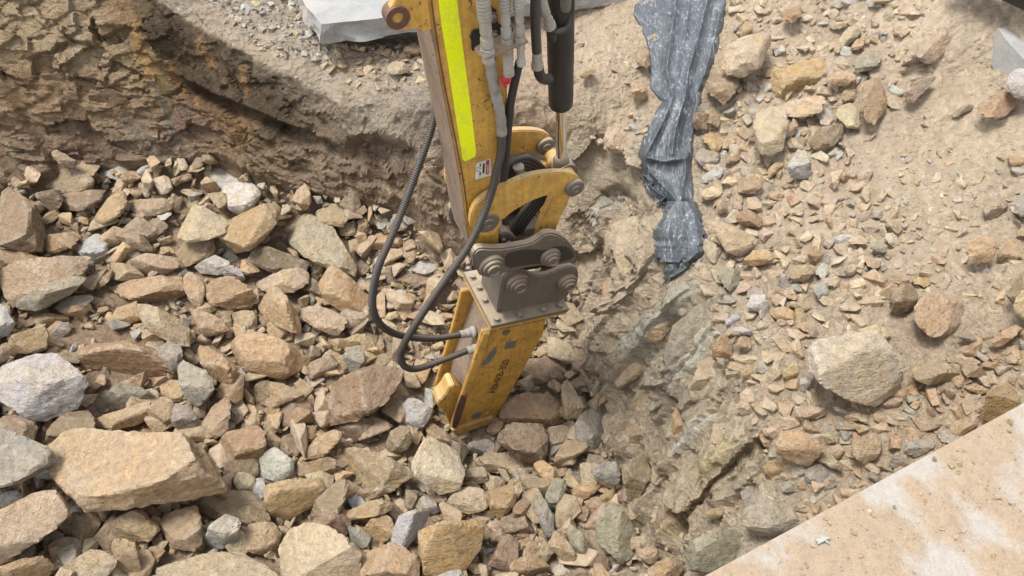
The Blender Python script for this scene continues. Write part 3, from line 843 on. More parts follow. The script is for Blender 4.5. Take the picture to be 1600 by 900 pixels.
# ------------------------------------------------------------------ the rocks one can tell apart, by tile of the photograph (3 units = 1 pixel)
TILES = {}
TILES[(0, 0)] = """
b 245,700 285,690 355,760 350,790 290,780 250,740
b 170,880 250,785 390,790 440,860 440,910 180,930
w 457,820 575,715 640,770 675,800 620,860 540,868
b 885,790 930,730 960,770 930,805
w 935,790 1020,765 1110,800 1135,850 1060,900 990,890
t 770,820 890,815 910,840 850,860
b 0,820 30,830 40,850 0,870
b 950,700 1010,740 1030,765 950,770
W 1055,865 1150,858 1195,862 1230,930 1130,1010 1030,960"""
TILES[(0, 300)] = """
b 0,-20 140,0 155,40 255,130 240,200 210,240 195,280 0,250
k 150,0 290,0 285,70 260,110 165,45
b 265,40 330,0 515,-5 450,50 330,100 285,95
o 490,50 520,0 600,0 580,100 520,150 440,160 420,110
t 610,60 690,0 780,40 835,60 800,90 640,150 615,110
b 640,170 740,120 790,170 700,215 650,200
T 780,240 800,110 860,50 930,60 1020,110 1090,150 1030,200 870,210 830,290 790,280
o 830,290 900,210 990,200 1010,280 970,320 880,350 840,330
y 990,180 1035,135 1200,75 1300,60 1320,130 1290,195 1200,255 1140,330 1095,285 1035,255
b 530,180 600,150 700,240 720,280 620,250 560,230
w 305,290 420,210 480,205 508,240 500,320 440,380 390,330 330,300
o 205,270 240,200 370,195 400,215 330,270 250,300
o 0,250 100,270 190,310 140,320 80,340 20,370 0,380
t 5,400 30,360 100,325 260,300 370,295 420,340 425,375 380,400 330,470 240,500 80,550 60,520 20,470
n+.04 75,540 100,480 200,440 330,400 410,400 340,470 230,540 130,560
b 430,440 510,330 530,400 470,460
t 520,325 640,350 680,400 600,415 540,410
t 585,320 700,290 820,310 835,350 760,400 680,390 600,350
n 550,280 650,255 700,290 600,320
W 910,340 1010,300 1090,340 1060,380 960,390
w 1030,380 1080,345 1140,365 1150,430 1100,420
o 950,450 1040,390 1140,420 1200,480 1180,545 1080,545 990,520
t 770,380 820,360 860,410 850,440 780,410
t 865,400 930,365 970,400 950,460 970,540 940,560 900,520 870,470
y 495,490 560,430 700,400 820,410 860,440 900,480 890,520 780,560 700,540 550,540 500,540
g 260,550 300,500 380,475 440,475 430,520 360,580 280,560
t 60,600 150,555 240,560 380,590 430,620 340,660 220,650 60,640
y 25,680 200,625 230,690 210,740 100,760 0,740 0,690
y 500,620 560,540 640,520 680,620 600,640
T+.05 640,510 700,500 780,560 900,620 950,670 930,720 860,720 720,660 680,620
o 280,730 380,640 480,610 640,690 760,700 860,760 830,850 720,900 480,900 400,870 380,800 300,760
g 735,745 800,705 850,730 855,790 810,855 770,800
g 820,800 870,785 960,840 1000,890 985,950 935,1010 870,960 835,870
o 890,740 980,700 1080,790 1135,850 1135,930 1100,975 1050,920 960,840 930,780
t 870,560 920,545 1040,600 1070,640 960,690 930,640
b 985,540 1110,550 1080,600 1000,590
t 1090,560 1200,560 1200,660 1100,650
w 0,850 45,790 170,740 310,770 390,830 380,980 220,1060 120,1040 0,975
g 0,560 50,610 55,650 0,690
t 0,470 40,480 75,540 50,590 0,540"""
TILES[(400, 300)] = """
d 60,210 110,170 170,85 250,110 400,160 450,240 480,290 520,340 510,390 440,400 350,350 240,320 80,260
k -20,280 60,260 230,330 250,380 150,360 10,390 -40,350
T 10,420 50,380 200,360 245,390 240,430 160,480 60,470 20,450
k 245,390 320,450 300,500 230,490 200,460
t -10,500 140,445 160,500 245,630 235,675 160,650 20,580
y 295,430 380,335 410,370 540,500 535,560 480,580 400,555 330,500
d 205,550 260,530 400,570 420,610 400,690 330,660 240,620
t 250,100 410,50 450,100 400,160 300,140
t 400,110 500,55 520,90 480,120
t 380,170 470,130 480,190 410,215
o 475,140 510,110 530,160 490,200
w 550,150 570,110 620,110 630,150 590,185
g 620,160 650,100 720,130 700,170 640,190
t 500,205 550,180 555,210 510,225
t 480,260 560,200 620,190 700,215 690,260 600,280 530,275
o 685,240 740,200 765,290 730,350 700,320
W 540,320 620,290 640,260 620,340 570,370
W 600,370 630,325 650,350 640,380
W 720,350 790,320 850,330 850,360 800,385 740,380
r 620,410 700,385 840,385 810,430 740,450 640,435
t 620,450 660,430 690,460 660,490
y 380,710 460,670 550,670 545,720 480,745 410,740
g 410,770 450,720 520,760 500,820 450,850 420,830
t 300,770 350,745 400,765 390,810 340,830
t 545,740 560,670 600,680 600,750 560,770
t 440,590 480,575 505,600 500,660 450,670
t 500,800 560,760 670,760 720,800 620,820
y 740,740 780,740 790,790 745,800
t 815,630 870,620 890,660 840,675
g 830,880 940,815 960,790 910,920 860,990 835,960
y -120,690 0,660 100,680 200,720 245,760 230,830 130,870 20,850 -80,800
r 320,970 440,860 540,810 660,810 680,880 630,960 510,1050 390,1095 330,1050
t -5,1000 0,900 150,870 285,910 280,990 210,940 110,975 30,1010
t 850,760 880,730 960,740 930,800"""
TILES[(400, 600)] = """
o 20,120 100,90 125,150 80,180 25,150
b 105,230 140,110 230,90 290,140 300,180 200,200
b 30,200 70,170 110,210 70,260
t -40,235 40,215 45,270 0,350 -45,300
o 165,210 290,185 270,260 210,280
b 105,260 160,235 210,290 190,345 120,320
t 215,300 330,215 430,225 370,300 340,340 220,360
r 300,210 530,170 590,210 550,240 470,290 390,290
w+.04 670,120 730,70 840,110 830,150 760,215 700,180
b 610,270 640,220 700,190 730,240 720,290 650,340 615,310
p+.03 670,350 700,290 790,245 920,310 965,400 940,490 850,530 740,520 690,470 720,410
t 370,340 470,280 520,300 700,390 715,430 640,500 560,510 440,460 375,400
W -10,330 110,300 175,370 170,420 110,450 0,440
b 180,390 330,345 385,370 370,410 310,450 190,430
y 45,500 70,450 240,445 320,460 290,560 180,630 80,650 60,590
b 225,610 340,480 380,430 440,480 420,550 350,640 290,695 240,660
o 450,500 540,490 580,520 560,555 470,560
o 375,630 440,580 600,550 640,590 540,630 380,670
y 470,670 600,610 640,650 640,730 590,760 500,710
w+.03 620,750 680,610 790,585 840,630 730,740 680,830 640,810
w 760,540 800,525 860,580 840,620 780,590
y 740,720 790,670 940,640 1080,600 1115,640 1050,760 1040,840 960,900 800,920 760,800
T 890,550 960,480 1070,500 1080,580 1020,605 920,590
d 940,480 1000,400 1060,390 1090,450 1010,490
o 1075,500 1140,490 1150,540 1100,555
T 105,800 190,655 350,660 460,780 480,860 490,980 160,980 120,850
g 430,670 520,690 550,740 470,790 425,730
t 475,860 540,770 640,750 750,820 750,920 600,960 490,950
t -30,650 130,660 90,790 60,810 -70,770
b -80,540 0,555 60,590 70,660 0,690 -70,650
g 970,290 1080,250 1130,290 1090,340 990,330
T 1025,350 1100,320 1200,330 1305,365 1275,410 1080,415
r 1130,255 1200,195 1350,190 1360,300 1335,390 1200,340
k 670,520 715,510 725,570 680,575
t 1100,690 1180,680 1190,720 1170,780 1100,780
b 775,190 830,180 915,250 900,300 850,290
w -15,435 50,450 40,550 -10,540
b 920,250 970,250 975,310 920,310
b 560,90 640,50 680,90 660,140 600,130
o 1075,520 1200,470 1215,560 1130,640
b 850,600 900,590 910,650 860,660"""
TILES[(800, 600)] = """
o -50,165 -30,60 150,45 230,90 240,150 180,200 60,205
T+.04 204,-84 255,-45 330,90 320,150 250,165 240,60
g 300,200 330,130 400,100 460,160 440,270 370,320 310,270
T 150,290 170,210 290,190 300,240 200,300 160,320
t 195,370 240,270 350,260 370,290 290,370 230,395
t 25,420 70,415 190,470 180,520 120,530 60,480
t 150,420 250,390 270,420 190,450
g 100,580 130,520 190,640 195,710 160,720
n 160,520 190,450 250,450 255,500 220,590 180,620
r 0,570 60,535 105,590 50,665 0,650
y 280,490 400,450 430,470 360,530 290,550
t 340,550 400,525 430,570 390,605 350,590
o 410,520 480,485 490,510 440,580
g 360,410 420,365 500,370 500,480 420,450
n+.03 390,700 400,640 480,560 540,620 595,740 580,820 500,840 430,770
t 250,600 330,555 360,600 340,650 260,640
n 255,690 290,655 360,740 360,800 330,830 280,760
t 175,750 210,690 270,750 310,830 250,840
o 50,750 110,735 135,780 100,810 40,790
o 0,840 70,800 180,840 120,900 0,910
W 180,870 230,840 260,880 230,930
b 360,800 430,790 470,840 440,890 370,860
n 810,760 880,730 1000,660 1110,700 1200,730 1230,790 1080,880 980,900 830,880
g 1090,600 1140,545 1290,570 1340,650 1270,715 1110,700
t 930,590 970,570 1000,600 960,640 900,620
b 0,690 60,660 90,700 40,740
t 590,770 650,760 690,780 680,850 600,830
t 640,860 760,800 800,860 760,920 650,920
t 380,360 330,330 390,310 410,350"""
TILES[(1200, 600)] = """
q+.03 172,-118 225,-182 375,-225 510,-225 600,-120 650,-30 600,30 435,105 330,75 255,0
T 105,140 170,100 260,110 270,150 200,175
t 155,180 190,175 255,220 240,240 180,220
t 40,320 60,240 150,215 250,290 220,370 150,375 80,350
o -20,390 50,335 120,400 50,450 0,460
T 230,260 290,215 320,270 280,280
t 390,280 510,250 540,290 500,350 440,375 400,330
T 235,325 280,320 360,390 340,415 250,370
g 170,450 190,395 280,365 315,410 280,470 200,485
g 60,470 110,445 180,500 140,525 70,510
g 630,290 690,245 790,240 845,270 760,330 680,375 640,330
g 560,370 600,320 660,350 650,390 600,400
g 460,420 510,400 540,440 500,470
t 395,240 440,230 490,260 440,275
t 770,25 850,15 890,50 890,90 830,55
o 980,160 1010,80 1080,0 1150,20 1180,80 1150,110 1010,180
t 920,10 1030,0 1030,40 980,50
b 315,190 400,170 430,210 330,220
t 855,190 900,170 1000,190 930,240 860,250
g 300,100 390,120 400,150 330,150
T 45,365 70,355 120,385 90,405
o 110,430 130,370 160,420
t 330,480 370,470 380,500 340,515
t 290,280 330,275 345,305 300,310
t 135,30 170,25 170,90 135,100"""
TILES[(1200, 300)] = """
b 565,540 600,450 650,430 695,480 690,540 600,570
t 680,590 720,510 780,475 900,490 950,550 970,630 900,660 800,685 730,650
T 400,660 500,625 560,640 580,690 520,710
t 680,850 700,810 790,785 870,810 900,850 820,895 720,890
y 925,280 960,220 1040,205 1065,240 1060,300 1020,335 960,320
t 1075,330 1085,240 1180,220 1190,300 1150,330
b 1100,480 1130,400 1220,340 1260,440 1220,520 1130,515
T 1145,560 1160,500 1220,440 1270,520 1230,620
g 1155,100 1170,30 1230,0 1260,80 1200,125
t 1160,200 1210,150 1240,210
d 1010,60 1060,20 1120,40 1110,110 1020,120
t 170,330 175,245 190,235 265,290 230,345 180,335
t 100,400 120,350 210,340 220,370 170,430
w 220,380 260,325 295,380 260,410
T 345,400 370,340 425,345 400,390
T 275,430 310,395 355,410 320,450
w 215,440 250,420 285,460 270,500 225,490
T 90,100 130,45 175,60 160,110
T 545,130 610,140 635,180 600,195
t 505,180 540,165 560,195 540,210
y 0,420 80,430 70,470 0,470
y 5,570 60,535 125,560 120,600 50,600
t 0,480 60,480 75,510 40,540
t 80,520 190,510 200,550 150,560
T 65,480 100,445 145,490 120,510
n 475,270 510,225 560,250 550,290
t 450,240 490,210 520,220 480,250
t 445,315 540,310 510,365 470,350
t 580,420 610,385 670,400 640,440
y 660,420 720,395 770,410 740,450
y 60,850 100,815 140,820 135,870 100,895
t 120,620 180,610 230,630 200,670
t 1045,730 1060,680 1150,620 1190,650 1100,720
t 830,760 870,750 900,780 870,795
t 900,730 940,720 980,760 950,790
b 900,810 960,800 1040,860 1020,890 930,860
t 1090,760 1140,750 1160,790 1110,800
g 880,680 930,655 985,690 960,710
k 640,150 670,140 690,170 660,190"""
TILES[(1200, 0)] = """
y 20,370 200,275 290,290 290,330 215,400 120,440 60,455 30,420
T 75,500 110,470 250,450 280,480 250,520 150,550 90,540
T -80,570 0,510 75,510 90,615 66,705 0,730 -60,705
T 305,240 340,160 390,125 440,150 410,200 340,250
n 385,290 400,260 560,220 590,240 480,330 410,335
t 410,470 440,410 520,370 555,420 555,560 520,590 450,590
T 290,540 320,500 400,490 440,540 430,600 380,595
b 205,650 230,610 330,570 355,590 350,660 250,705 215,690
W 80,840 90,730 120,705 180,715 210,830 130,845
w 215,540 240,505 300,510 300,570 260,580
t 90,650 90,560 160,555 140,620 110,660
t 280,350 370,330 415,360 400,400 300,400
d 630,300 650,240 710,190 715,230 680,310
d 680,290 780,110 830,100 870,160 880,240 760,310
t 690,320 790,300 780,330 730,340
d 640,440 700,380 800,340 800,390 650,480
o 985,510 1080,425 1160,450 1175,490 1130,540 1050,560 1000,540
w 1120,370 1160,330 1230,330 1260,420 1200,465 1150,450
d 855,540 900,500 980,470 960,520 870,550
t 715,645 740,635 745,660 735,675
y 1110,730 1200,730 1220,770 1150,775
T 350,90 390,70 415,100 390,130
o 60,60 150,20 160,70 110,115 70,90
t 20,240 30,200 60,165 120,180 110,220 50,235
t 485,0 540,-15 600,0 540,25 500,15
g 210,400 230,375 280,390 270,410
t 300,265 340,300 350,340 310,345
t 380,240 410,190 470,165 440,220
T 225,345 290,330 300,350 250,365
t 345,450 370,400 420,400 400,480 360,490
t 0,790 70,740 90,760 70,800 0,840
t 80,690 100,650 180,640 190,680 120,710
b 1070,340 1120,330 1120,380 1080,390
t 640,700 700,690 740,710 680,730"""
TILES[(800, 0)] = """
T 1000,330 1010,220 1065,180 1170,144 1225,180 1200,285 1125,366
b 900,410 960,330 1030,330 1095,370 1060,430 1000,490 950,460
t 920,530 950,500 985,540 970,600 925,580
y 890,650 940,610 990,630 990,680 950,715
g 845,730 890,700 970,720 980,760 900,785
w 890,860 890,830 950,785 1000,790 960,850
T 890,900 960,855 1000,880 960,935 900,930
T 970,740 975,705 1015,710 1015,740
t 985,770 1050,710 1070,750 1020,775
o 1050,790 1070,755 1100,770 1085,815
T 1040,700 1070,665 1100,670 1090,710
t 1045,870 1130,810 1175,870 1140,910 1060,900
y 1065,160 1090,95 1130,130 1110,175
t 1060,470 1085,440 1110,470 1090,500
o 550,165 570,120 615,150 600,175
t 575,260 600,200 645,220 640,320 600,310
t 540,300 570,280 600,300 590,325
d 440,700 440,580 500,590 560,640 550,690 500,715
t 555,400 590,365 630,380 620,460 570,475
t 380,440 400,430 455,445 440,475 390,465
o 310,360 380,310 390,330 350,370
T 20,475 50,420 95,440 60,475
t 350,410 390,390 420,420 370,450
o 20,600 35,560 75,590 60,630
b 850,540 900,520 930,570 910,610 850,600
t 1110,60 1140,40 1160,70 1130,90"""
TILES[(400, 0)] = """
T 175,330 190,310 205,330 190,350
T 610,330 650,280 720,310 720,340 650,350
t 560,360 600,340 650,360 600,375
b 690,230 720,205 760,200 780,240 740,260
k 620,225 680,210 690,250 640,260
g -60,130 -20,100 0,130 -40,150"""
TILES[(800, 300)] = """
t 925,140 970,130 1130,210 1120,260 1050,310 990,280
o 1045,120 1090,75 1170,120 1160,165 1060,150
y 1075,340 1120,280 1190,265 1230,310 1180,345
T 885,20 900,0 990,0 970,35 910,45
n 960,390 990,350 1070,370 1060,430 1020,465
o 850,390 920,380 925,410 870,420
o 930,440 960,405 1000,440 970,465
W 1105,540 1110,490 1190,480 1195,530 1160,570
w 1000,600 1050,570 1080,610 1010,630
T 1065,610 1090,560 1130,570 1120,610
w 1025,640 1060,630 1130,650 1110,680
o 935,770 960,690 1000,670 1035,740 1020,780 960,795
t 1055,690 1100,670 1130,700 1110,750 1060,730
y 1070,860 1100,810 1165,820 1140,860 1100,875
t 1125,680 1190,680 1190,740 1130,740
t 1110,400 1140,385 1165,430 1110,445
g 1110,460 1200,460 1190,485 1120,480
t 950,60 1000,20 1010,80 970,110
T 1100,30 1160,25 1170,90 1110,80
y 920,290 940,290 935,325
g 75,700 130,650 145,690 100,720
t 90,770 150,720 260,740 190,775
t 20,830 60,790 150,780 260,800 220,880 100,900
b 160,760 200,745 230,770 190,790"""
# the ones that need more than the rule of thumb: outline in photograph pixels, colour, keywords
SPECIAL = [
    ('85,705 95,695 140,670 205,660 290,680 347,715 347,745 345,765 200,800 135,808 112,790 80,755', 't', dict(lift=.10, ridge=.42, tilt=(-.05, -.22), rough=1.7)),
    ('-60,690 0,660 30,675 70,700 84,720 84,740 30,755 0,772 -60,800', 'g', dict(lift=.12, ridge=.2, tilt=(.15, -.35), rough=2.2)),
    ('-5,800 60,772 92,770 112,790 95,815 60,845 10,880 -30,880 -30,820', 'T', dict(lift=.03, ridge=.35)),
    ('50,690 60,655 95,650 130,600 145,630 145,670 125,690 90,700', 'b', {}),
    ('0,700 0,650 35,648 55,665 50,690 20,705', 'b', {}),
    ('145,655 175,640 230,625 242,660 200,675 150,680', 't', {}),
    ('142,630 165,605 190,598 240,617 225,635 180,650 148,650', 'n', {}),
    ('230,640 255,620 268,625 272,665 245,672', 't', {}),
    ('265,645 278,627 308,650 305,670 290,678 268,660', 'g', {}),
    ('252,600 262,593 296,598 292,622 275,628 253,618', 't', {}),
    ('313,668 330,640 355,620 360,635 355,670 340,682 315,680', 't', dict(lift=.03)),
    ('340,690 360,675 400,668 413,680 410,712 375,720 342,715', 'o', dict(lift=.02)),
    ('350,718 400,716 400,745 365,752 350,745', 'b', {}),
    ('362,745 375,737 395,740 397,762 375,768 362,758', 'T', {}),
    ('158,810 225,797 250,825 235,840 210,850 160,825', 't', dict(ridge=.4)),
    ('110,800 150,802 157,820 145,850 115,860 112,830', 'b', {}),
    ('75,850 105,837 120,840 120,860 95,880 78,865', 'o', {}),
    ('250,815 270,790 310,787 315,855 270,857', 't', {}),
    ('310,790 345,765 400,775 420,800 410,830 375,830 350,820 312,815', 'b', {}),
    ('317,835 355,803 372,808 377,850 350,857 320,850', 'w', dict(lift=.04, ridge=.5)),
    ('225,890 260,860 305,853 400,860 450,890 470,935 230,945', 'T', dict(lift=.04)),
    ('80,895 150,858 185,870 180,895 160,915 90,925', 'T', dict(lift=.03)),
    ('-20,895 30,875 75,870 88,885 70,915 -20,930', 'o', {}),
    ('168,850 190,842 222,870 220,905 195,900', 't', {}),
    ('222,870 240,850 258,860 245,885 228,888', 'o', {}),
    ('335,615 345,600 365,580 380,590 378,620 350,640', 'o', {}),
    ('395,600 425,592 420,625 398,630', 'b', {}),
    ('525,495 555,470 575,480 568,505 540,512', 'd', {}),
    ('860,575 880,572 880,605 858,600', 'b', {}),
    ('430,650 440,630 475,625 495,640 470,665 435,670', 'b', {}),
    ('225,545 250,535 285,560 270,590 240,580', 'g', {}),
    ('-40,480 0,470 20,490 20,520 -40,530', 'w', {}),
    ('-80,560 -10,540 0,600 -60,640', 't', {}),
    ('-70,400 -10,380 5,440 -30,470 -80,450', 'b', {}),
    ('470,920 600,905 640,960 500,1000', 't', {}),
    ('650,915 760,905 790,960 680,980', 't', {}),
    ('20,955 150,930 220,960 120,1010', 'b', {}),
    ('240,955 400,945 460,1000 260,1020', 'y', {}),
]
ROCKS = []
for (ox, oy), txt in TILES.items():
    for ln_ in txt.strip().splitlines():
        parts = ln_.split()
        code, lift = parts[0][0], float(parts[0][1:] or 0)
        poly = [(ox + float(q.split(',')[0]) / 3, oy + float(q.split(',')[1]) / 3) for q in parts[1:]]
        ROCKS.append((poly, code, dict(lift=lift)))
for txt, code, kw in SPECIAL:
    ROCKS.append(([tuple(float(v) for v in q.split(',')) for q in txt.split()], code, kw))
ROCKS.sort(key=lambda r: -(np.ptp([p[0] for p in r[0]]) * np.ptp([p[1] for p in r[0]])))
ROCKS = ROCKS[:292]

# ---- descriptions: what it looks like, and what it lies beside
HUE = {'t': 'tan', 'T': 'pale tan', 'y': 'yellowish tan', 'o': 'orange brown', 'r': 'dark reddish brown', 'b': 'brown', 'k': 'dark brown', 'g': 'dull grey', 'w': 'light bluish grey', 'n': 'greenish grey', 'd': 'dusty beige', 'p': 'pale beige', 'q': 'pale cream', 'W': 'whitish'}
MARKS = [('breaker tip', 740, 672), ('breaker hose fittings', 722, 535), ('hose loop', 640, 575), ('outer hose bend', 590, 490), ('stick foot', 735, 400), ('flat yellowish slab', 215, 735), ('pale round topped boulder', 672, 730),
    ('whitish edge boulder', 65, 600), ('raked wall foot', 130, 268), ('grey cube shaped rock', 190, 265), ('dark stained wall foot', 440, 300), ('wide dusty slab rock', 490, 370), ('orange wedge rock', 540, 450),
    ('dark red rock', 565, 615), ('greenish slab rock', 965, 830), ('scraped pit wall foot', 940, 700), ('pit wall rim', 1180, 640), ('torn sheet end', 1065, 420), ('sheet waist', 1050, 190), ('sheet top', 1065, 20),
    ('big pale boulder', 1337, 580), ('half buried boulder', 1475, 495), ('plate edge corner', 1560, 660), ('middle of the plate edge', 1370, 755), ('plate edge foot', 1130, 880), ('concrete kerb', 1580, 70),
    ('yellow spotted boulder', 1250, 120), ('upright blocky boulder', 1365, 160), ('rounded bank boulder', 1200, 205), ('bare dusty slope', 1430, 220), ('gravel run on the bank', 1290, 380), ('cylinder rod', 880, 210), ('concrete slab', 600, 60), ('folded grey rock', 40, 720), ('gravel pocket', 660, 490), ('rubble heap foot', 560, 880), ('stick', 830, 130), ('bank beside the plate', 1230, 790), ('frame edge boulders', 1590, 440)]
DIRS = ['to the right of', 'below and right of', 'below', 'below and left of', 'to the left of', 'above and left of', 'above', 'above and right of']
used_labels = set()
def shape_word(poly, rnd):
    p = np.asarray(poly, float)
    p0 = p - p.mean(0)
    ev, evec = np.linalg.eigh(p0.T @ p0)
    asp = math.sqrt(ev[1] / max(ev[0], 1e-6))
    ang = math.degrees(math.atan2(-evec[1, 1], evec[0, 1])) % 180
    lean = 'lying level' if ang < 22 or ang > 158 else 'standing on end' if 68 < ang < 112 else 'leaning right' if ang < 90 else 'leaning left'
    if asp > 2.1: return 'long splinter like', lean
    if asp > 1.6: return 'elongated', lean
    if asp > 1.3: return 'oblong', lean
    return ('three sided' if len(poly) <= 4 else 'blocky'), ''
def describe(poly, code, i):
    p = np.asarray(poly, float).mean(0)
    w, h = np.ptp([q[0] for q in poly]), np.ptp([q[1] for q in poly])
    dia = math.sqrt(w * h)
    size = 'huge' if dia > 150 else 'large' if dia > 85 else 'medium' if dia > 50 else 'small' if dia > 28 else 'tiny'
    shp, lean = shape_word(poly, None)
    ds = sorted(((math.hypot(p[0] - a, p[1] - b2), nm, a, b2) for nm, a, b2 in MARKS))
    for k in range(8):
        d_, nm, a, b2 = ds[k]
        dr_ = DIRS[int(round(math.degrees(math.atan2(p[1] - b2, p[0] - a)) / 45)) % 8]
        far_ = 'just' if d_ < 45 else '' if d_ < 95 else 'some way'
        where = f'{far_} {dr_} the {nm}' if d_ > 18 else f'at the {nm}'
        for extra in ('', lean):
            lab = ' '.join(f'{size} {HUE[code]} {shp} rock {extra} {where}'.split())
            if lab not in used_labels and len(lab.split()) <= 16:
                used_labels.add(lab)
                return lab
    lab = ' '.join(lab.split()[:16])
    return lab
placed = []
BED = '''d 948,378 960,350 985,343 1030,335 1035,365 1020,400 1005,447 985,440 972,430 958,400
t 935,440 950,420 975,440 995,455 990,480 965,500 945,485
b 1060,730 1090,715 1105,740 1080,790 1055,770
T 1040,468 1072,446 1088,462 1052,508 1020,540 1008,528
n 1052,512 1090,478 1110,500 1100,545 1066,580 1036,572
T 985,560 1012,532 1030,545 1010,580 975,612 962,598
n 1018,590 1052,570 1070,592 1050,628 1012,642
t 940,612 972,590 990,612 972,650 945,655
T 1092,560 1118,530 1135,556 1120,600 1090,632 1078,610
t 1052,640 1086,618 1104,640 1080,682 1046,690
t 985,660 1018,640 1034,662 1010,705 982,712
T 1110,660 1146,632 1172,660 1150,700 1112,706
t 1020,712 1052,690 1066,716 1046,758 1020,764
b 975,730 1004,708 1016,740 1002,785 978,782
t 1072,742 1110,716 1150,730 1120,765 1078,790
b 1030,790 1060,766 1072,800 1046,842 1022,838
t 905,520 935,500 950,530 930,575 902,580
g 1150,770 1190,748 1226,770 1210,800 1165,812'''
for i, ln_ in enumerate(BED.splitlines()):
    parts = ln_.split()
    rock_from_outline([tuple(float(v) for v in q.split(',')) for q in parts[1:]], parts[0], 400 + i * 3, lift=-.12, name='bedrock_block', rough=1.9, parent=ground, level=5, grow=1.08)
for i, (poly, code, kw) in enumerate(ROCKS):
    o, c_, s_ = rock_from_outline(poly, code, 1000 + i * 7, **kw)
    cx_ = np.mean([p[0] for p in poly])
    tag(o, describe(poly, code, i), 'rock', 'broken rocks in the pit' if inside(Z_PIT, np.array(cx_), np.array(np.mean([p[1] for p in poly]))) else 'rocks lying on the bank')
    placed.append(np.asarray(poly))

# ------------------------------------------------------------------ smaller stones nobody could count
cov = np.zeros((1400 // 3, 2300 // 3), bool)                # coverage map over the photograph and its margins, 3 px cells, origin (-350,-150)
CYY, CXX = np.mgrid[0:cov.shape[0], 0:cov.shape[1]]
CXX = CXX * 3 - 350 + 1.5
CYY = CYY * 3 - 150 + 1.5
for poly in placed:
    cpt = poly.mean(0)
    sh = cpt + (poly - cpt) * 0.98
    x0, x1 = (sh[:, 0].min() + 350) / 3, (sh[:, 0].max() + 350) / 3
    y0, y1 = (sh[:, 1].min() + 150) / 3, (sh[:, 1].max() + 150) / 3
    sl_ = (slice(max(int(y0), 0), max(int(y1) + 2, 0)), slice(max(int(x0), 0), max(int(x1) + 2, 0)))
    cov[sl_] |= inside(sh, CXX[sl_], CYY[sl_])
def covered(px, py):
    ix = np.clip(((px + 350) / 3).astype(int), 0, cov.shape[1] - 1)
    iy = np.clip(((py + 150) / 3).astype(int), 0, cov.shape[0] - 1)
    return cov[iy, ix]
def mark(px, py, r):
    ix, iy, rr = int((px + 350) / 3), int((py + 150) / 3), max(int(r / 3), 0)
    cov[max(iy - rr, 0):iy + rr + 1, max(ix - rr, 0):ix + rr + 1] = True
def scatter(poly, n, smin, smax, power, codes, level, sink=0.25, sep=0.8, lift=0.0, avoid=True, nf=None, nscale=1.0):
    """n tries inside a zone; sizes (metres) follow a power law; big ones first; returns items"""
    poly = np.asarray(poly, float)
    x = RNG.uniform(poly[:, 0].min(), poly[:, 0].max(), n * 3)
    y = RNG.uniform(poly[:, 1].min(), poly[:, 1].max(), n * 3)
    ok = inside(poly, x, y)
    x, y = x[ok][:n], y[ok][:n]
    u = RNG.uniform(0, 1, len(x))
    s = np.sort((smin ** -power + u * (smax ** -power - smin ** -power)) ** (-1 / power))[::-1]
    Q, t = hit(x, y)
    if nf is not None:
        dn = fbm(Q * 2.2 * nscale + 3.3, 3, 77)
        okk = dn > nf + RNG.normal(0, 0.06, len(dn))
    items = []
    for j in range(len(x)):
        if nf is not None and not okk[j]: continue
        if avoid and covered(x[j:j + 1], y[j:j + 1])[0]: continue
        rp = s[j] / t[j] * FPX
        if avoid: mark(x[j], y[j], rp * sep)
        p_ = Q[j] + np.array([0, 0, s[j] * (0.6 - sink) + lift])
        items.append((p_, s[j], codes[RNG.integers(len(codes))]))
    return items
PITC = 'ttTTTyoobbkdrgwtT'
BANKC = 'ttTTTddddpggtTpw'
Z_PITX = [(-330, 330), (0, 292), (150, 268), (330, 256), (440, 300), (570, 322), (650, 350), (700, 395), (900, 480), (890, 540), (945, 640), (965, 740), (1000, 850), (1030, 900), (1040, 1150), (-330, 1150)]
# a lower layer that shows dark between the big rocks, then a layer on top of it
low = scatter(Z_PITX, 3600, .022, .085, 1.1, PITC, 2, sink=.2, avoid=False)
tag(link('rubble_bed', stones_mesh('rubble_bed', low[:1700], 2, .6), M_PEB), 'broken brown stones packed between the larger rocks in the pit', kind='stuff')
mid = scatter(Z_PITX, 15000, .018, .125, 1.3, PITC, 2, sink=.05, sep=.62, lift=.015)
big_mid = [m3 for m3 in mid if m3[1] > .030]
sm_mid = [m3 for m3 in mid if m3[1] <= .030]
tag(link('rubble', stones_mesh('rubble', big_mid[:3600], 2, .6), M_PEB), 'fist sized brown and tan stones filling the rubble heap', kind='stuff')
tag(link('stone_chips', stones_mesh('stone_chips', sm_mid[:6500], 1, .6), M_PEB), 'small tan stone chips in the gaps of the rubble heap', kind='stuff')
Z_POCKET = [(585, 390), (700, 400), (730, 480), (700, 540), (620, 560), (560, 520), (560, 440)]
pk = scatter(Z_POCKET, 1500, .008, .032, 1.4, 'tTtdobT', 1, sink=.1, sep=.5, lift=.03)
tag(link('gravel_pocket', stones_mesh('gravel_pocket', pk, 1, .5), M_PEB), 'pale fine gravel lying between the hoses', kind='stuff')
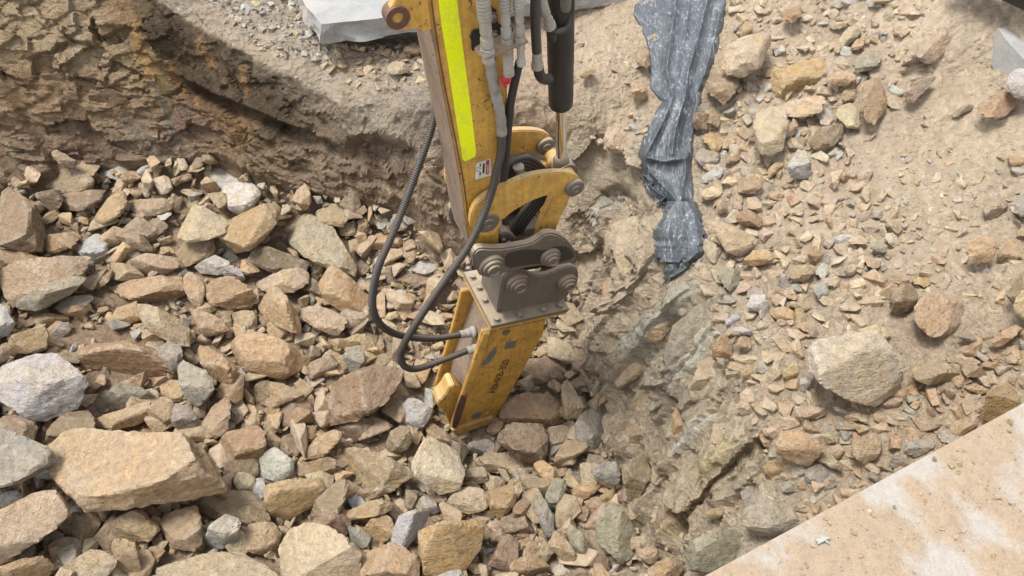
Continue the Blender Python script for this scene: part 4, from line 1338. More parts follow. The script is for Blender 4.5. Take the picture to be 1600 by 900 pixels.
# bank on the right
Z_BANK = [(800, 60), (990, 20), (1150, -60), (1560, -60), (1700, 120), (1900, 400), (1800, 600), (1600, 660), (1350, 790), (1220, 850), (1180, 800), (1225, 740), (1195, 660), (1120, 510), (1075, 440), (1000, 255), (925, 205), (800, 200)]
Z_DENSE = [(1090, 180), (1330, 120), (1330, 260), (1420, 330), (1400, 450), (1330, 520), (1240, 560), (1280, 640), (1330, 740), (1250, 800), (1190, 700), (1130, 560), (1090, 430), (1120, 330)]
Z_DENSE2 = [(1330, 640), (1600, 500), (1700, 560), (1600, 650), (1350, 780), (1250, 830), (1230, 740)]
Z_DENSE3 = [(800, 100), (1000, 90), (1020, 230), (940, 230), (900, 200), (800, 190)]
bk = scatter(Z_DENSE, 5500, .014, .062, 1.35, BANKC, 2, sink=.25, sep=.85)
bk += scatter(Z_DENSE2, 2200, .014, .055, 1.6, 'ttbogdt', 2, sink=.25, sep=.85)
bk += scatter(Z_DENSE3, 1200, .012, .045, 1.7, BANKC, 2, sink=.25, sep=.8, nf=-.1)
bk += scatter([(1140, -30), (1430, -30), (1460, 120), (1340, 210), (1150, 190)], 1500, .014, .06, 1.4, BANKC, 2, sink=.25, sep=.85)
bk += scatter([(1400, 230), (1620, 250), (1640, 480), (1420, 470)], 500, .012, .05, 1.6, BANKC, 2, sink=.35, sep=.9)
bk += scatter(Z_BANK, 900, .014, .05, 2.0, BANKC, 2, sink=.35, sep=.85, nf=.0)
b_big = [q for q in bk if q[1] > .020]
b_sm = [q for q in bk if q[1] <= .020]
tag(link('loose_stones', stones_mesh('loose_stones', b_big[:3200], 2, .5), M_PEB), 'pale tan stones strewn over the dusty bank', kind='stuff')
b_sm += scatter(Z_BANK, 15000, .004, .018, 1.6, BANKC, 1, sink=.35, sep=.5, nf=-.3)
b_sm += scatter(Z_DENSE, 7000, .006, .018, 1.3, BANKC, 1, sink=.2, sep=.5)
tag(link('bank_gravel', stones_mesh('bank_gravel', b_sm[:17000], 1, .5), M_PEB), 'fine pale gravel scattered over the dusty bank', kind='stuff')
# gravel on the far ledge
Z_LEDGE = [(250, -40), (640, -10), (660, 60), (700, 60), (690, 170), (560, 150), (470, 128), (380, 80), (300, 30)]
Z_LG = [(320, -40), (470, -10), (520, 60), (510, 95), (430, 95), (380, 55), (330, 20)]
Z_LR = [(490, 90), (560, 70), (700, 70), (680, 140), (560, 140)]
lg = scatter(Z_LG, 1900, .007, .045, 1.6, 'gWwTgd', 1, sink=.25, sep=.6)
lg += scatter(Z_LR, 900, .008, .05, 1.5, 'TTdptt', 1, sink=.25, sep=.6)
lg += scatter(Z_LEDGE, 1200, .006, .02, 1.6, 'TTdgW', 1, sink=.25, sep=.6, nf=-.1)
tag(link('ledge_gravel', stones_mesh('ledge_gravel', lg, 1, .4), M_PEB), 'whitish grey gravel on the ledge above the stained wall', kind='stuff')
wl_ = scatter(Z_RWALL, 600, .006, .02, 1.7, 'ttddT', 1, sink=.3, sep=.5, nf=.2)
wl_ += scatter(Z_WALLS, 300, .007, .02, 1.7, 'ttbd', 1, sink=.3, sep=.5, nf=.25)
tag(link('wall_crumbs', stones_mesh('wall_crumbs', wl_, 1, .4), M_PEB), 'crumbs of rock caught on the scraped pit walls', kind='stuff')
M_WORN = paint_material('worn_brown_steel', (0.13, 0.10, 0.085), False, 0.8, 0.5)
# ------------------------------------------------------------------ the machine: its side plates are parallel, MD points from the near to the far side
MD = unit(np.array([-0.407, 0.913, 0.0]))
UH = np.array([MD[1], -MD[0], 0.0])
P0 = CAMP + ray(768, 510) * 3.95
UB = unit(UH * 0.972 + np.array([0, 0, -0.235]))          # along the breaker's top plate
AB = unit(UH * -0.235 + np.array([0, 0, -0.972]))         # down the breaker
def onm(px, py, m=0.0): return on_plane(px, py, P0 + MD * m, MD)
def pxs(s): return [tuple(float(v) for v in q.split(',')) for q in s.split()]
def prism(name, pts, ext, mat, parent, bevel=0.004, smooth=False, label=None):
    """closed outline of 3D points pushed along the vector ext"""
    bm = bmesh.new()
    vs = [bm.verts.new(p) for p in pts]
    f = bm.faces.new(vs)
    f.normal_update()
    r = bmesh.ops.extrude_face_region(bm, geom=[f])
    nv = [e for e in r['geom'] if isinstance(e, bmesh.types.BMVert)]
    bmesh.ops.translate(bm, verts=nv, vec=Vector(ext))
    bmesh.ops.recalc_face_normals(bm, faces=bm.faces[:])
    if bevel > 0:
        ee = [e for e in bm.edges if len(e.link_faces) == 2 and e.calc_face_angle(0) > 0.9]
        try: bmesh.ops.bevel(bm, geom=ee, offset=bevel, segments=2, affect='EDGES', clamp_overlap=True)
        except Exception: pass
    me = bpy.data.meshes.new(name)
    bm.to_mesh(me)
    bm.free()
    o = link(name, me, mat, parent)
    if label: o['label'] = label
    return o
def smooth_outline(pts, it=2):
    P_ = np.array(pts, float)
    for _ in range(it):
        Q_ = np.roll(P_, -1, 0)
        P_ = np.stack([P_ * .75 + Q_ * .25, P_ * .25 + Q_ * .75], 1).reshape(-1, P_.shape[1])
    return P_
def side_plate(name, outline, m0, th, mat, parent, rounded=0, shift=0.0, bevel=0.004, label=None):
    o_ = pxs(outline)
    P_ = np.array([onm(x, y, m0) for x, y in o_])
    if rounded: P_ = smooth_outline(P_, rounded)
    return prism(name, [tuple(p + MD * shift) for p in P_], MD * th, mat, parent, bevel, label=label)
def lathe(name, c, axis, prof, mat, parent, seg=28, label=None, cap=True):
    axis = unit(np.asarray(axis, float))
    e1 = unit(np.cross(axis, [0.13, 0.4, 0.9]))
    e2 = np.cross(axis, e1)
    an = np.arange(seg) / seg * 2 * math.pi
    ring = np.cos(an)[:, None] * e1 + np.sin(an)[:, None] * e2
    V = [np.asarray(c) + axis * h + ring * r for h, r in prof]
    V = np.concatenate(V)
    n = len(prof)
    bm = bmesh.new()
    bv = [bm.verts.new(v) for v in V]
    for i in range(n - 1):
        for j in range(seg):
            k = (j + 1) % seg
            f = bm.faces.new([bv[i * seg + j], bv[i * seg + k], bv[(i + 1) * seg + k], bv[(i + 1) * seg + j]])
            f.smooth = seg > 8
    if cap:
        bm.faces.new(bv[:seg][::-1])
        bm.faces.new(bv[(n - 1) * seg:])
    bmesh.ops.recalc_face_normals(bm, faces=bm.faces[:])
    for e in bm.edges:
        if e.calc_face_angle(0) > 0.6: e.smooth = False
    me = bpy.data.meshes.new(name)
    bm.to_mesh(me)
    bm.free()
    o = link(name, me, mat, parent)
    if label: o['label'] = label
    return o
def spline(pts, step=0.006):
    P_ = np.asarray(pts, float)
    P_ = np.concatenate([[2 * P_[0] - P_[1]], P_, [2 * P_[-1] - P_[-2]]])
    out = []
    for i in range(1, len(P_) - 2):
        a, b2, c, d = P_[i - 1], P_[i], P_[i + 1], P_[i + 2]
        n = max(int(np.linalg.norm(c - b2) / step), 2)
        for t in np.arange(n) / n:
            out.append(0.5 * (2 * b2 + (c - a) * t + (2 * a - 5 * b2 + 4 * c - d) * t * t + (3 * b2 - a - 3 * c + d) * t ** 3))
    out.append(P_[-2])
    return np.array(out)
def tube(name, pts, r, mat, parent, rib=0.0, rib_step=0.010, seg=14, rprof=None, label=None, step=None):
    """hose along 3D points; rib = height of the guard's rings; rprof(s in metres, total) scales the radius"""
    st = step or (rib_step / 4 if rib else 0.012)
    C = spline(pts, 0.004)
    L = np.concatenate([[0], np.cumsum(np.linalg.norm(np.diff(C, axis=0), axis=1))])
    s = np.arange(0, L[-1], st)
    C = np.stack([np.interp(s, L, C[:, i]) for i in range(3)], 1)
    T = unit(np.gradient(C, axis=0))
    up = np.array([0.3, -0.5, 0.8])
    e1 = unit(np.cross(T, up))
    e2 = np.cross(T, e1)
    an = np.arange(seg) / seg * 2 * math.pi
    rr = np.full(len(s), r)
    if rib: rr = rr + rib * (np.cos(s / rib_step * 2 * math.pi) - 0.5)
    if rprof: rr = rr * np.array([rprof(v, L[-1]) for v in s])
    V = C[:, None] + rr[:, None, None] * (np.cos(an)[None, :, None] * e1[:, None] + np.sin(an)[None, :, None] * e2[:, None])
    n = len(s)
    I = np.arange(n * seg).reshape(n, seg)
    J = np.roll(I, -1, 1)
    F = np.stack([I[:-1], J[:-1], J[1:], I[1:]], -1).reshape(-1, 4)
    me = np_mesh(name, V.reshape(-1, 3), F, True)
    me.materials.append(mat)
    bm = bmesh.new()
    bm.from_mesh(me)
    bm.verts.ensure_lookup_table()
    for row in (range(seg), range((n - 1) * seg, n * seg)):
        bm.faces.new([bm.verts[i] for i in row])
    bmesh.ops.recalc_face_normals(bm, faces=bm.faces[:])
    bm.to_mesh(me)
    bm.free()
    o = link(name, me, None, parent)
    if label: o['label'] = label
    return o
def pin(name, px, py, m, R, parent, mat, out=0.035, inner=None):
    """stepped round pin head facing the near side; R in metres"""
    c = onm(px, py, m)
    prof = [(0.0, R), (out * .35, R), (out * .42, R * .93), (out * .43, R * .80), (out * .7, R * .78), (out * .74, R * .72), (out * .75, R * .56), (out, R * .53), (out * 1.02, R * .45), (out * .9, R * .36), (out * .9, 0.001)]
    return lathe(name, c, -MD, prof, mat, parent, 32)
def inm(px, py, m, dia_px):
    return dia_px / 2 * np.linalg.norm(onm(px, py, m) - CAMP) / FPX / np.linalg.norm(ray(px, py)) 

arm = empty('excavator_arm', tuple(onm(765, 412, 0.19)), 'worn yellow excavator stick with linkage, cylinder and hoses reaching into the pit', 'excavator arm')
S_L = '640,-330 652,-150 671,0 677,44 684,90 692,135 703,190 712,235 722,290 729,350 737,392 748,412'
S_R = '766,425 779,408 779,388 781,343 784,290 787,250 790,200 793,150 794,100 797,50 800,0 806,-150 812,-330'
stick = side_plate('stick', S_L + ' ' + S_R, 0.07, 0.235, M_YEL, arm, bevel=0.006)
# underside of the stick, caked with dried mud, on the excavator's side
near = [onm(x, y, 0.078) for x, y in pxs('671,0 677,44 684,90 692,135 703,190 712,235 722,290 729,350 736,388')]
sp = near + [p + MD * 0.219 for p in near[::-1]]
bm = bmesh.new()
n_ = len(near)
off = -UH * 0.006
A_ = [bm.verts.new(p + off) for p in near]
B_ = [bm.verts.new(p + off + MD * 0.219) for p in near]
C_ = [bm.verts.new(p + UH * 0.01) for p in near]
D_ = [bm.verts.new(p + UH * 0.01 + MD * 0.219) for p in near]
for i in range(n_ - 1):
    for a, b2 in ((A_, B_), (B_, D_), (D_, C_), (C_, A_)): bm.faces.new([a[i], a[i + 1], b2[i + 1], b2[i]])
bm.faces.new([A_[0], B_[0], D_[0], C_[0]]); bm.faces.new([A_[-1], C_[-1], D_[-1], B_[-1]])
bmesh.ops.recalc_face_normals(bm, faces=bm.faces[:])
me = bpy.data.meshes.new('underside_plate')
bm.to_mesh(me)
bm.free()
link('underside_plate', me, M_MUD, stick)['label'] = 'mud caked underside of the stick'
# weld seam with chipped edge
tube('weld_seam', [onm(x, y, 0.069) for x, y in pxs('674,0 680,44 687,90 695,135 706,190 715,235 725,290 732,350')], 0.0035, M_RUST, stick, seg=6)
side_plate('reflective_stripe', '683,-40 712,-44 714,0 722,64 730,125 738,187 744,238 742,245 727,252 723,249 712,182 700,100 690,40 685,0', 0.0675, 0.002, M_HIVIS, arm, bevel=0, label='fluorescent yellow stripe')
# warning sticker
stc = side_plate('warning_sticker', '744,258 748,254 766,248 767,250 767,274 743,281', 0.0685, 0.0012, M_WHITE, arm, bevel=0, label='white sticker with red danger panel')
side_plate('danger_panel', '759.5,251 764.5,249.6 764.5,271 759,273', 0.0678, 0.0005, M_REDINK, stc, bevel=0)
for q in ('754.5,256 757.5,255 757,270 754,271', '749.5,256 751.5,255.4 751.5,260 749.5,260.6', '749.2,268.5 751.2,268 751.2,273.6 749.2,274.2'):
    side_plate('printed_text', q, 0.0679, 0.0004, M_INK, stc, bevel=0)
tri = [onm(x, y, 0.0679) for x, y in pxs('745.2,261 745,268.5 752.5,264.2')]
for a, b2 in ((0, 1), (1, 2), (2, 0)): tube('warning_triangle', [tri[a], (tri[a] + tri[b2]) / 2, tri[b2]], 0.0009, M_INK, stc, seg=5)
def lettering(name, body, size, origin, xdir, ydir, mat, parent, sx=1.0):
    cu = bpy.data.curves.new(name, 'FONT')
    cu.body = body
    cu.size = size
    cu.extrude = 0.0005
    cu.materials.append(mat)
    o = bpy.data.objects.new(name, cu)
    COL.objects.link(o)
    x, y = Vector(xdir).normalized(), Vector(ydir).normalized()
    z = x.cross(y).normalized()
    y = z.cross(x)
    Mx = Matrix.Identity(4)
    for i in range(3):
        Mx[i][0], Mx[i][1], Mx[i][2], Mx[i][3] = x[i] * sx, y[i], z[i], origin[i]
    bpy.context.view_layer.update()
    me = bpy.data.meshes.new_from_object(o)
    bpy.data.objects.remove(o)
    o = bpy.data.objects.new(name, me)
    COL.objects.link(o)
    o.parent = parent
    o.matrix_basis = Mx
    return o
SA = unit(onm(735, 400, .07) - onm(683, 50, .07))          # down the stick
lettering('danger_word', 'DANGER', 0.013, onm(763.9, 269, 0.0672), -np.array([0, 0, -1.0]), -UH, M_WHITE, stc, 0.85)

# lifting lugs welded to the underside
for sh, nm in ((0.0, 'near'), (0.20, 'far')):
    lug = side_plate('lifting_lug', '672,-90 671,0 677,46 662,50 655,45 640,46 622,49 610,44 604,33 606,20 614,8 622,-8 630,-60', 0.078, 0.035, M_YEL, arm, shift=sh, bevel=0.003)
    c_ = onm(621, 27, 0.078) + MD * sh
    lathe('rusty_ring', c_ - MD * 0.008, MD, [(0, .020), (0, .041), (.05, .041), (.05, .020), (0, .020)], M_RUST, lug, 26, cap=False)
# curved guide links beside the stick
LINK = '735,345 738,330 746,316 765,303 790,291 815,280 838,273 862,270 888,270 903,275 911,287 910,299 902,306 887,306 856,305 831,314 807,327 790,340 782,352 776,364 762,370 744,366 736,357'
NEARP = []
for sh in (0.0, 0.305):
    gl = side_plate('guide_link', LINK, 0.025, 0.035, M_YELD, arm, rounded=1, shift=sh, bevel=0.005)
    c_ = onm(762, 348, 0.025) + MD * sh
    lathe('pivot_pin', c_, -MD, [(0, .055), (.006, .055), (.008, .050), (.008, .030), (.014, .028), (.014, .012), (.010, .010), (.010, .001)], M_DSTEEL, gl, 30)
    c_ = onm(896, 291, 0.025) + MD * sh
    lathe('pivot_pin', c_, -MD, [(0, .046), (.020, .046), (.024, .040), (.024, .024), (.030, .022), (.030, .010), (.026, .008), (.026, .001)], M_DSTEEL, gl, 30)
lathe('cross_tube', onm(896, 291, 0.06), MD, [(0, .034), (.06, .034), (.06, .043), (.09, .043), (.09, .034), (.17, .034), (.17, .043), (.2, .043), (.2, .034), (.27, .034)], M_YELD, arm, 28)
# H link from the cross tube down to the hitch
for sh in (0.0, 0.185):
    side_plate('power_link', '869,300 885,297 893,305 888,318 872,350 866,372 868,392 858,400 845,396 838,382 842,358 856,325', 0.075, 0.045, M_YELD, arm, rounded=1, shift=sh, bevel=0.006)
side_plate('link_web', '866,318 880,318 868,352 856,350', 0.11, 0.16, M_YELD, arm, bevel=0.004)
# bucket cylinder
cyl_b, cyl_t = onm(877, 258, 0.19), onm(874, -260, 0.19)
cax = unit(cyl_t - cyl_b)
def along(py):
    q = onm(875, py, 0.19)
    return float((q - cyl_b) @ cax)
cyl = lathe('cylinder_barrel', cyl_b, cax, [(along(166) + .004, .030), (along(166), .046), (along(163), .052), (along(150), .0535), (along(100), .0535), (along(98), .0545), (along(60), .0545), (along(-40), .0545), (along(-250), .0545)], M_BLACK, arm, 44)
lathe('chrome_rod', cyl_b, cax, [(.03, .0245), (along(166) + .01, .0245)], M_CHROME, cyl, 36)
lathe('rod_seal', cyl_b, cax, [(along(168), .030), (along(163) + .02, .034)], M_DSTEEL, cyl, 30)
lathe('rod_eye', onm(880, 262, 0.19) - MD * .045, MD, [(0, .03), (0, .052), (.09, .052), (.09, .03)], M_DSTEEL, cyl, 30)
lathe('rod_collar', cyl_b, cax, [(.0, .040), (.04, .038), (.055, .030), (.06, .026)], M_DSTEEL, cyl, 30)
tube('oil_pipe', [onm(893, -120, .15), onm(893, -10, .15), onm(892, 22, .145), onm(886, 42, .13), onm(873, 50, .12), onm(862, 50, .12)], 0.013, M_BLACK, cyl, seg=12)
lathe('pipe_boss', onm(862, 52, .13), cax, [(-.03, .018), (.0, .021), (.03, .021), (.035, .015)], M_BLACK, cyl, 16)
lathe('pipe_boss', onm(884, 8, .12), cax, [(-.02, .018), (.0, .021), (.04, .021), (.045, .015)], M_DSTEEL, cyl, 16)
# quick hitch
HIT = '739,404 741,395 750,388 770,390 790,389 807,386 829,382 843,374 852,366 868,365 884,374 893,384 901,395 901,407 890,412 868,416 846,416 830,418 816,420 800,424 782,429 768,433 750,427 742,420'
hit_p = side_plate('hitch_plate', HIT, -0.01, 0.045, M_DSTEEL, arm, rounded=1, bevel=0.008, label='dusty side plate of the hitch')
side_plate('hitch_plate', HIT, -0.01, 0.045, M_DSTEEL, arm, rounded=1, shift=0.30, bevel=0.008)
side_plate('hitch_face', '790,396 808,392 830,389 852,392 872,384 888,386 897,397 896,404 868,412 846,412 816,415 790,421', -0.012, 0.004, M_GREASE, hit_p, rounded=1, bevel=0, label='greasy black face of the hitch')
side_plate('hitch_body', '750,398 775,396 800,396 830,393 860,382 880,388 888,400 870,408 830,412 790,417 765,420 750,412', 0.03, 0.27, M_GREASE, arm, rounded=1, bevel=0.006)
side_plate('hitch_latch', '779,366 792,362 806,372 815,386 800,390 780,388', 0.10, 0.14, M_DSTEEL, arm, rounded=1, bevel=0.006)
for x, y in ((786, 374), (794, 378), (789, 382)):
    lathe('latch_bolt', onm(x, y, 0.095), -MD, [(0, .011), (.012, .011), (.014, .006)], M_DSTEEL, arm, 6)
pin('hitch_pin', 767, 413, -0.01, .064, arm, M_DSTEEL, .05)
pin('hitch_pin', 859, 400, -0.012, .054, arm, M_WORN, .045)
# breaker hanging from the hitch
br = empty('hydraulic_breaker', tuple(P0 + UB * .2 + MD * .2 + AB * .8), 'yellow rock breaker box with black lettering, its tip down among the stones', 'rock breaker')
EAR = '775,490 781,462 785,436 791,427 803,423 818,424 832,430 846,431 862,427 878,419 891,415 901,419 905,430 901,444 891,456 884,468 830,479'
ears = []
for sh in (0.0, 0.25):
    e_ = side_plate('bracket_ear', EAR, 0.045, 0.032, M_DSTEEL, br, rounded=1, shift=sh, bevel=0.006)
    ears.append(e_)
pin('bracket_pin', 808, 441, 0.045, .064, br, M_DSTEEL, .05)
pin('bracket_pin', 885, 440, 0.045, .058, br, M_WORN, .05)
side_plate('bracket_cross_wall', '776,488 786,486 793,436 785,434', 0.077, 0.22, M_DSTEEL, br, bevel=0.003)
side_plate('bracket_cross_wall', '868,470 884,466 894,440 880,436', 0.077, 0.22, M_DSTEEL, br, bevel=0.003)
LU = float((onm(890, 483, 0) - P0) @ UB)
LM = 0.40
def slab(name, a0, a1, u0, u1, m0, m1, mat, parent, bevel=0.003):
    pts = [P0 + UB * u + MD * m + AB * a0 for u, m in ((u0, m0), (u1, m0), (u1, m1), (u0, m1))]
    return prism(name, [tuple(p) for p in pts], AB * (a1 - a0), mat, parent, bevel)
tp = slab('top_plate', -0.004, 0.020, 0, LU, 0, LM, M_DSTEEL, br)
slab('top_flange', 0.023, 0.046, 0.004, LU - .004, 0.004, LM - .004, M_YEL, br)
for u, m in ((.04, .03), (LU * .37, .025), (LU * .67, .025), (LU - .05, .03), (.03, .17), (.035, .26), (.03, .345), (LU - .05, .34), (LU * .5, .37)):
    c_ = P0 + UB * u + MD * m
    lathe('bolt', c_, -AB, [(.002, .021), (.008, .021), (.008, .0155), (.024, .0155), (.026, .012)], M_DSTEEL, tp, 6 if m > .1 else 12)
for u in (.06, LU * .42, LU * .75):
    lathe('nut', P0 + UB * u + MD * .025, AB, [(.046, .018), (.062, .018), (.062, .009), (.072, .009)], M_ZINC, tp, 6)
BOX = '754,519 853,500 848,524 776,652 772,660 730,672 711,679 705,672 708,660 722,618 742,560'
side = side_plate('side_plate', BOX, 0.035, 0.030, M_YEL, br, bevel=0.005)
side_plate('side_plate', BOX, 0.035, 0.030, M_YEL, br, shift=0.30, bevel=0.005)
side_plate('breaker_body', '768,520 846,506 772,640 722,650 733,605', 0.066, 0.268, M_MUD, br, bevel=0.004, label='muddy recessed body between the side plates')
side_plate('folded_edge', '756,522 766,521 756,560 736,602 727,620 722,618 742,560', 0.022, 0.014, M_YELD, side, bevel=0.004)
side_plate('bottom_lip', '706,673 711,671 771,652 774,658 772,662 712,681', 0.018, 0.034, M_YELD, side, bevel=0.006)
side_plate('corner_guard', '706,600 720,606 727,618 722,650 714,676 704,674 702,658 694,642 684,637 684,628 694,620', 0.10, 0.10, M_YELD, br, rounded=1, bevel=0.006)
side_plate('corner_guard', '724,612 731,618 722,650 712,672 706,668 712,640', 0.024, 0.012, M_RUST, br, rounded=1, bevel=0.003)
tool_c = P0 + UB * 0.10 + MD * .2 + AB * .82
lathe('chisel', tool_c, AB, [(0, .055), (.30, .055), (.42, .012)], M_DSTEEL, br, 24)
side_plate('wear_slot', '773,541 777,545 774,556 764,568 754,572 751,570 760,560 768,548', 0.0335, 0.003, M_GREYPATCH, side, rounded=2, bevel=0, label='grey worn slot')
side_plate('maker_plate', '791,535 808,532 804,543 788,546', 0.0335, 0.002, M_GREYPATCH, side, bevel=0, label='small grey plate')
side_plate('wear_slot', '784,518 792,514 799,516 794,523 786,525', 0.0335, 0.003, M_DSTEEL, side, rounded=2, bevel=0)
side_plate('scuff', '735,650 748,643 754,646 748,653 738,656', 0.0345, 0.001, M_GREYPATCH, side, rounded=2, bevel=0)
t0_, t1_ = onm(773.5, 614, 0.0335), onm(797, 561, 0.0335)
lt = lettering('lettering', 'ABHRB-320', 0.070, t0_, t1_ - t0_, -UB, M_INK, side, 0.72)
_w2 = np.linalg.norm(t1_ - t0_)
bpy.context.view_layer.update()
_sc = _w2 / max(lt.dimensions.x / 1.0, 1e-4)
lt.matrix_basis = lt.matrix_basis @ Matrix.Diagonal((_sc, 1, 1, 1))
# hose fittings on the breaker's side
f1, f2 = onm(728, 521, .20), onm(739, 546, .10)
for f_ in (f1, f2):
    lathe('port_fitting', f_ + UB * .05, -UB, [(0, .036), (.012, .036), (.02, .028), (.045, .028), (.05, .024), (.085, .024), (.087, .02)], M_TAPE, br, 20)

# hoses
def mp(s): return [onm(*[float(v) for v in q.split(',')]) for q in s.split()]
h1 = mp('684,140,.36 679,180,.34 668,220,.28 652,265,.22 632,320,.16 611,372,.10 592,415,.06 583,455,.04 584,488,.03 600,512,.06 630,525,.12 675,529,.17') + [f1 - UB * .03]
tube('feed_hose', h1, 0.0178, M_RIB, arm, rib=0.0024, rib_step=0.010, label='outer black ribbed hose looping down to the breaker')
h2 = mp('784,205,.045 783,235,.04 777,262,.02 768,300,.0 752,345,-.03 730,388,-.06 701,430,-.08 670,475,-.08 643,517,-.06 628,545,-.03 627,563,-.01 635,574,.0 652,576,.02 680,567,.05') + [f2 - UB * .03]
tube('return_hose', h2, 0.0175, M_RIB, arm, rib=0.0024, rib_step=0.010, label='inner ribbed hose crossing in front of the stick')
tube('hose_sleeve', mp('766,92,.03 768,115,.03 773,140,.035 779,165,.04 783,190,.045 784,212,.045'), 0.0205, M_TAPE, arm, rprof=lambda s, L: 1.06 if (s % .06) < .028 else 0.97, label='grey tape wrapped around the return hose')
tube('plain_hose', mp('812,96,.04 805,125,.05 798,160,.055 794,200,.06 790,250,.065 786,305,.07 790,350,.1'), 0.0165, M_RUB, arm, seg=14, label='smooth black hose beside the stick')
for k in range(4):
    d_ = k * 6.0
    tube('linkage_hose', mp(f'{770 - d_*.2},{278 + d_*.3},.16 {790},{262 + d_},.16 {808 + d_*.3},{249 + d_*.8},.17 {828},{247 + d_},.18 {848 - d_*.3},{262 + d_*.7},.19 {862 - d_},{285},.19 {850 - d_},{312},.18 {828 - d_},{340},.17 {808 - d_*.6},{372},.16 {800},{392},.16'), 0.0125, M_RUB, arm, seg=10)
lathe('hose_clamp', onm(810, 262, .14), SA, [(-.008, .02), (-.008, .026), (.008, .026), (.008, .02)], M_ZINC, arm, 16)
# bulkhead bracket on the stick and its three hoses
side_plate('bracket_back_plate', '738,80 737,52 741,48 761,45 762,17 768,12 776,16 779,38 801,44 806,62 790,75', 0.058, 0.010, M_BLACK, arm, bevel=0.002)
for x, y in ((769, 27), (770, 55)):
    lathe('bracket_bolt', onm(x, y, 0.058), -MD, [(0, .022), (.004, .022), (.004, .014), (.018, .014), (.02, .009)], M_DSTEEL, arm, 6)
shp = [on_plane(x, y, onm(756, 91, -.05), SA) for x, y in pxs('741,74 742,80 756,91 764,90 826,64 818,54 800,48 760,60')]
prism('bulkhead_shelf', [tuple(p) for p in shp], SA * 0.008, M_MUD, arm, 0.002, label='dusty shelf bracket that holds the hose couplings')
def coupling(px, py, m, r, up, down):
    c_ = on_plane(px, py, onm(756, 91, -.05), SA)
    lathe('coupling_nut', c_, -SA, [(.001, r * 1.25), (.020, r * 1.25), (.022, r * .9)], M_ZINC, arm, 6)
    lathe('coupling_nut', c_, -SA, [(.026, r), (.060, r), (.062, r * .75), (.075, r * .72), (.078, r * .95), (.125, r * .92), (.128, r * 1.02)], M_ZINC, arm, 12)
    return c_
def up_hose(c_, px_top, m_top, r, mat, rib=0.0042, start=.125):
    a = c_ - SA * start
    e = onm(px_top[0], px_top[1], m_top)
    mid_ = (a + e) / 2 + np.array([0, 0, .01])
    tube('supply_hose', [a, a - SA * .05, mid_, e, e + (e - mid_) * .8], r, mat, arm, rib=rib, rib_step=0.0125)
c1 = coupling(762, 82, 0, .0225, None, None)
up_hose(c1, (750, -40), -.02, .0235, M_RIBG)
c2 = coupling(792, 67, 0, .019, None, None)
up_hose(c2, (788, -50), -.0, .0190, M_RIBG)
c3 = coupling(813, 64, 0, .017, None, None)
up_hose(c3, (800, -60), .02, .0185, M_RIBG)
lathe('blind_coupling', c2, SA, [(.01, .022), (.02, .025), (.024, .021), (.07, .021), (.072, .019), (.11, .019), (.112, .0205), (.135, .0205)], M_ZINC, arm, 16)
lathe('blind_coupling_ring', c2, SA, [(.006, .022), (.008, .0235), (.016, .0235), (.018, .022)], M_REDCAP, arm, 16)
cc = onm(789, 124, .01)
lathe('red_cap', cc, unit(-MD + np.array([-.3, 0, .5])), [(-.012, .016), (.0, .022), (.010, .022), (.012, .014), (.006, .012), (.006, .001)], M_REDCAP, arm, 20)
side_plate('red_cap_tail', '783,128 794,129 793,134 789,138', .012, .004, M_REDCAP, arm, bevel=0)
lathe('coupling_stem', c3, SA, [(.006, .016), (.03, .016), (.03, .014), (.075, .014), (.077, .0165), (.1, .0165)], M_ZINC, arm, 14)
lathe('coupling_stem', c1, SA, [(.006, .022), (.012, .024), (.035, .024), (.037, .020)], M_ZINC, arm, 8)
tube('cylinder_hose', mp('837,-90,.09 837,-20,.09 836,20,.09 837,50,.09 839,82,.09'), 0.0185, M_RIB, arm, rib=0.0018, rib_step=0.0095)
lathe('hose_fitting', onm(839, 80, .09), SA, [(0, .017), (.02, .020), (.05, .020), (.052, .024), (.075, .024), (.078, .018)], M_ZINC, arm, 12)
tube('black_elbow', mp('841,104,.09 843,116,.09 849,123,.11 860,124,.14'), 0.0215, M_BLACK, arm, seg=14)
tube('cylinder_hose', mp('842,-90,.09 845,-20,.10 848,5,.10 853,22,.10'), 0.0185, M_RIBG, arm, rib=0.0014, rib_step=0.0095)
lathe('hose_fitting', onm(853, 20, .10), unit(onm(861, 48, .12) - onm(853, 20, .10)), [(0, .016), (.03, .015), (.032, .020), (.06, .020), (.062, .024), (.08, .024)], M_ZINC, arm, 12)

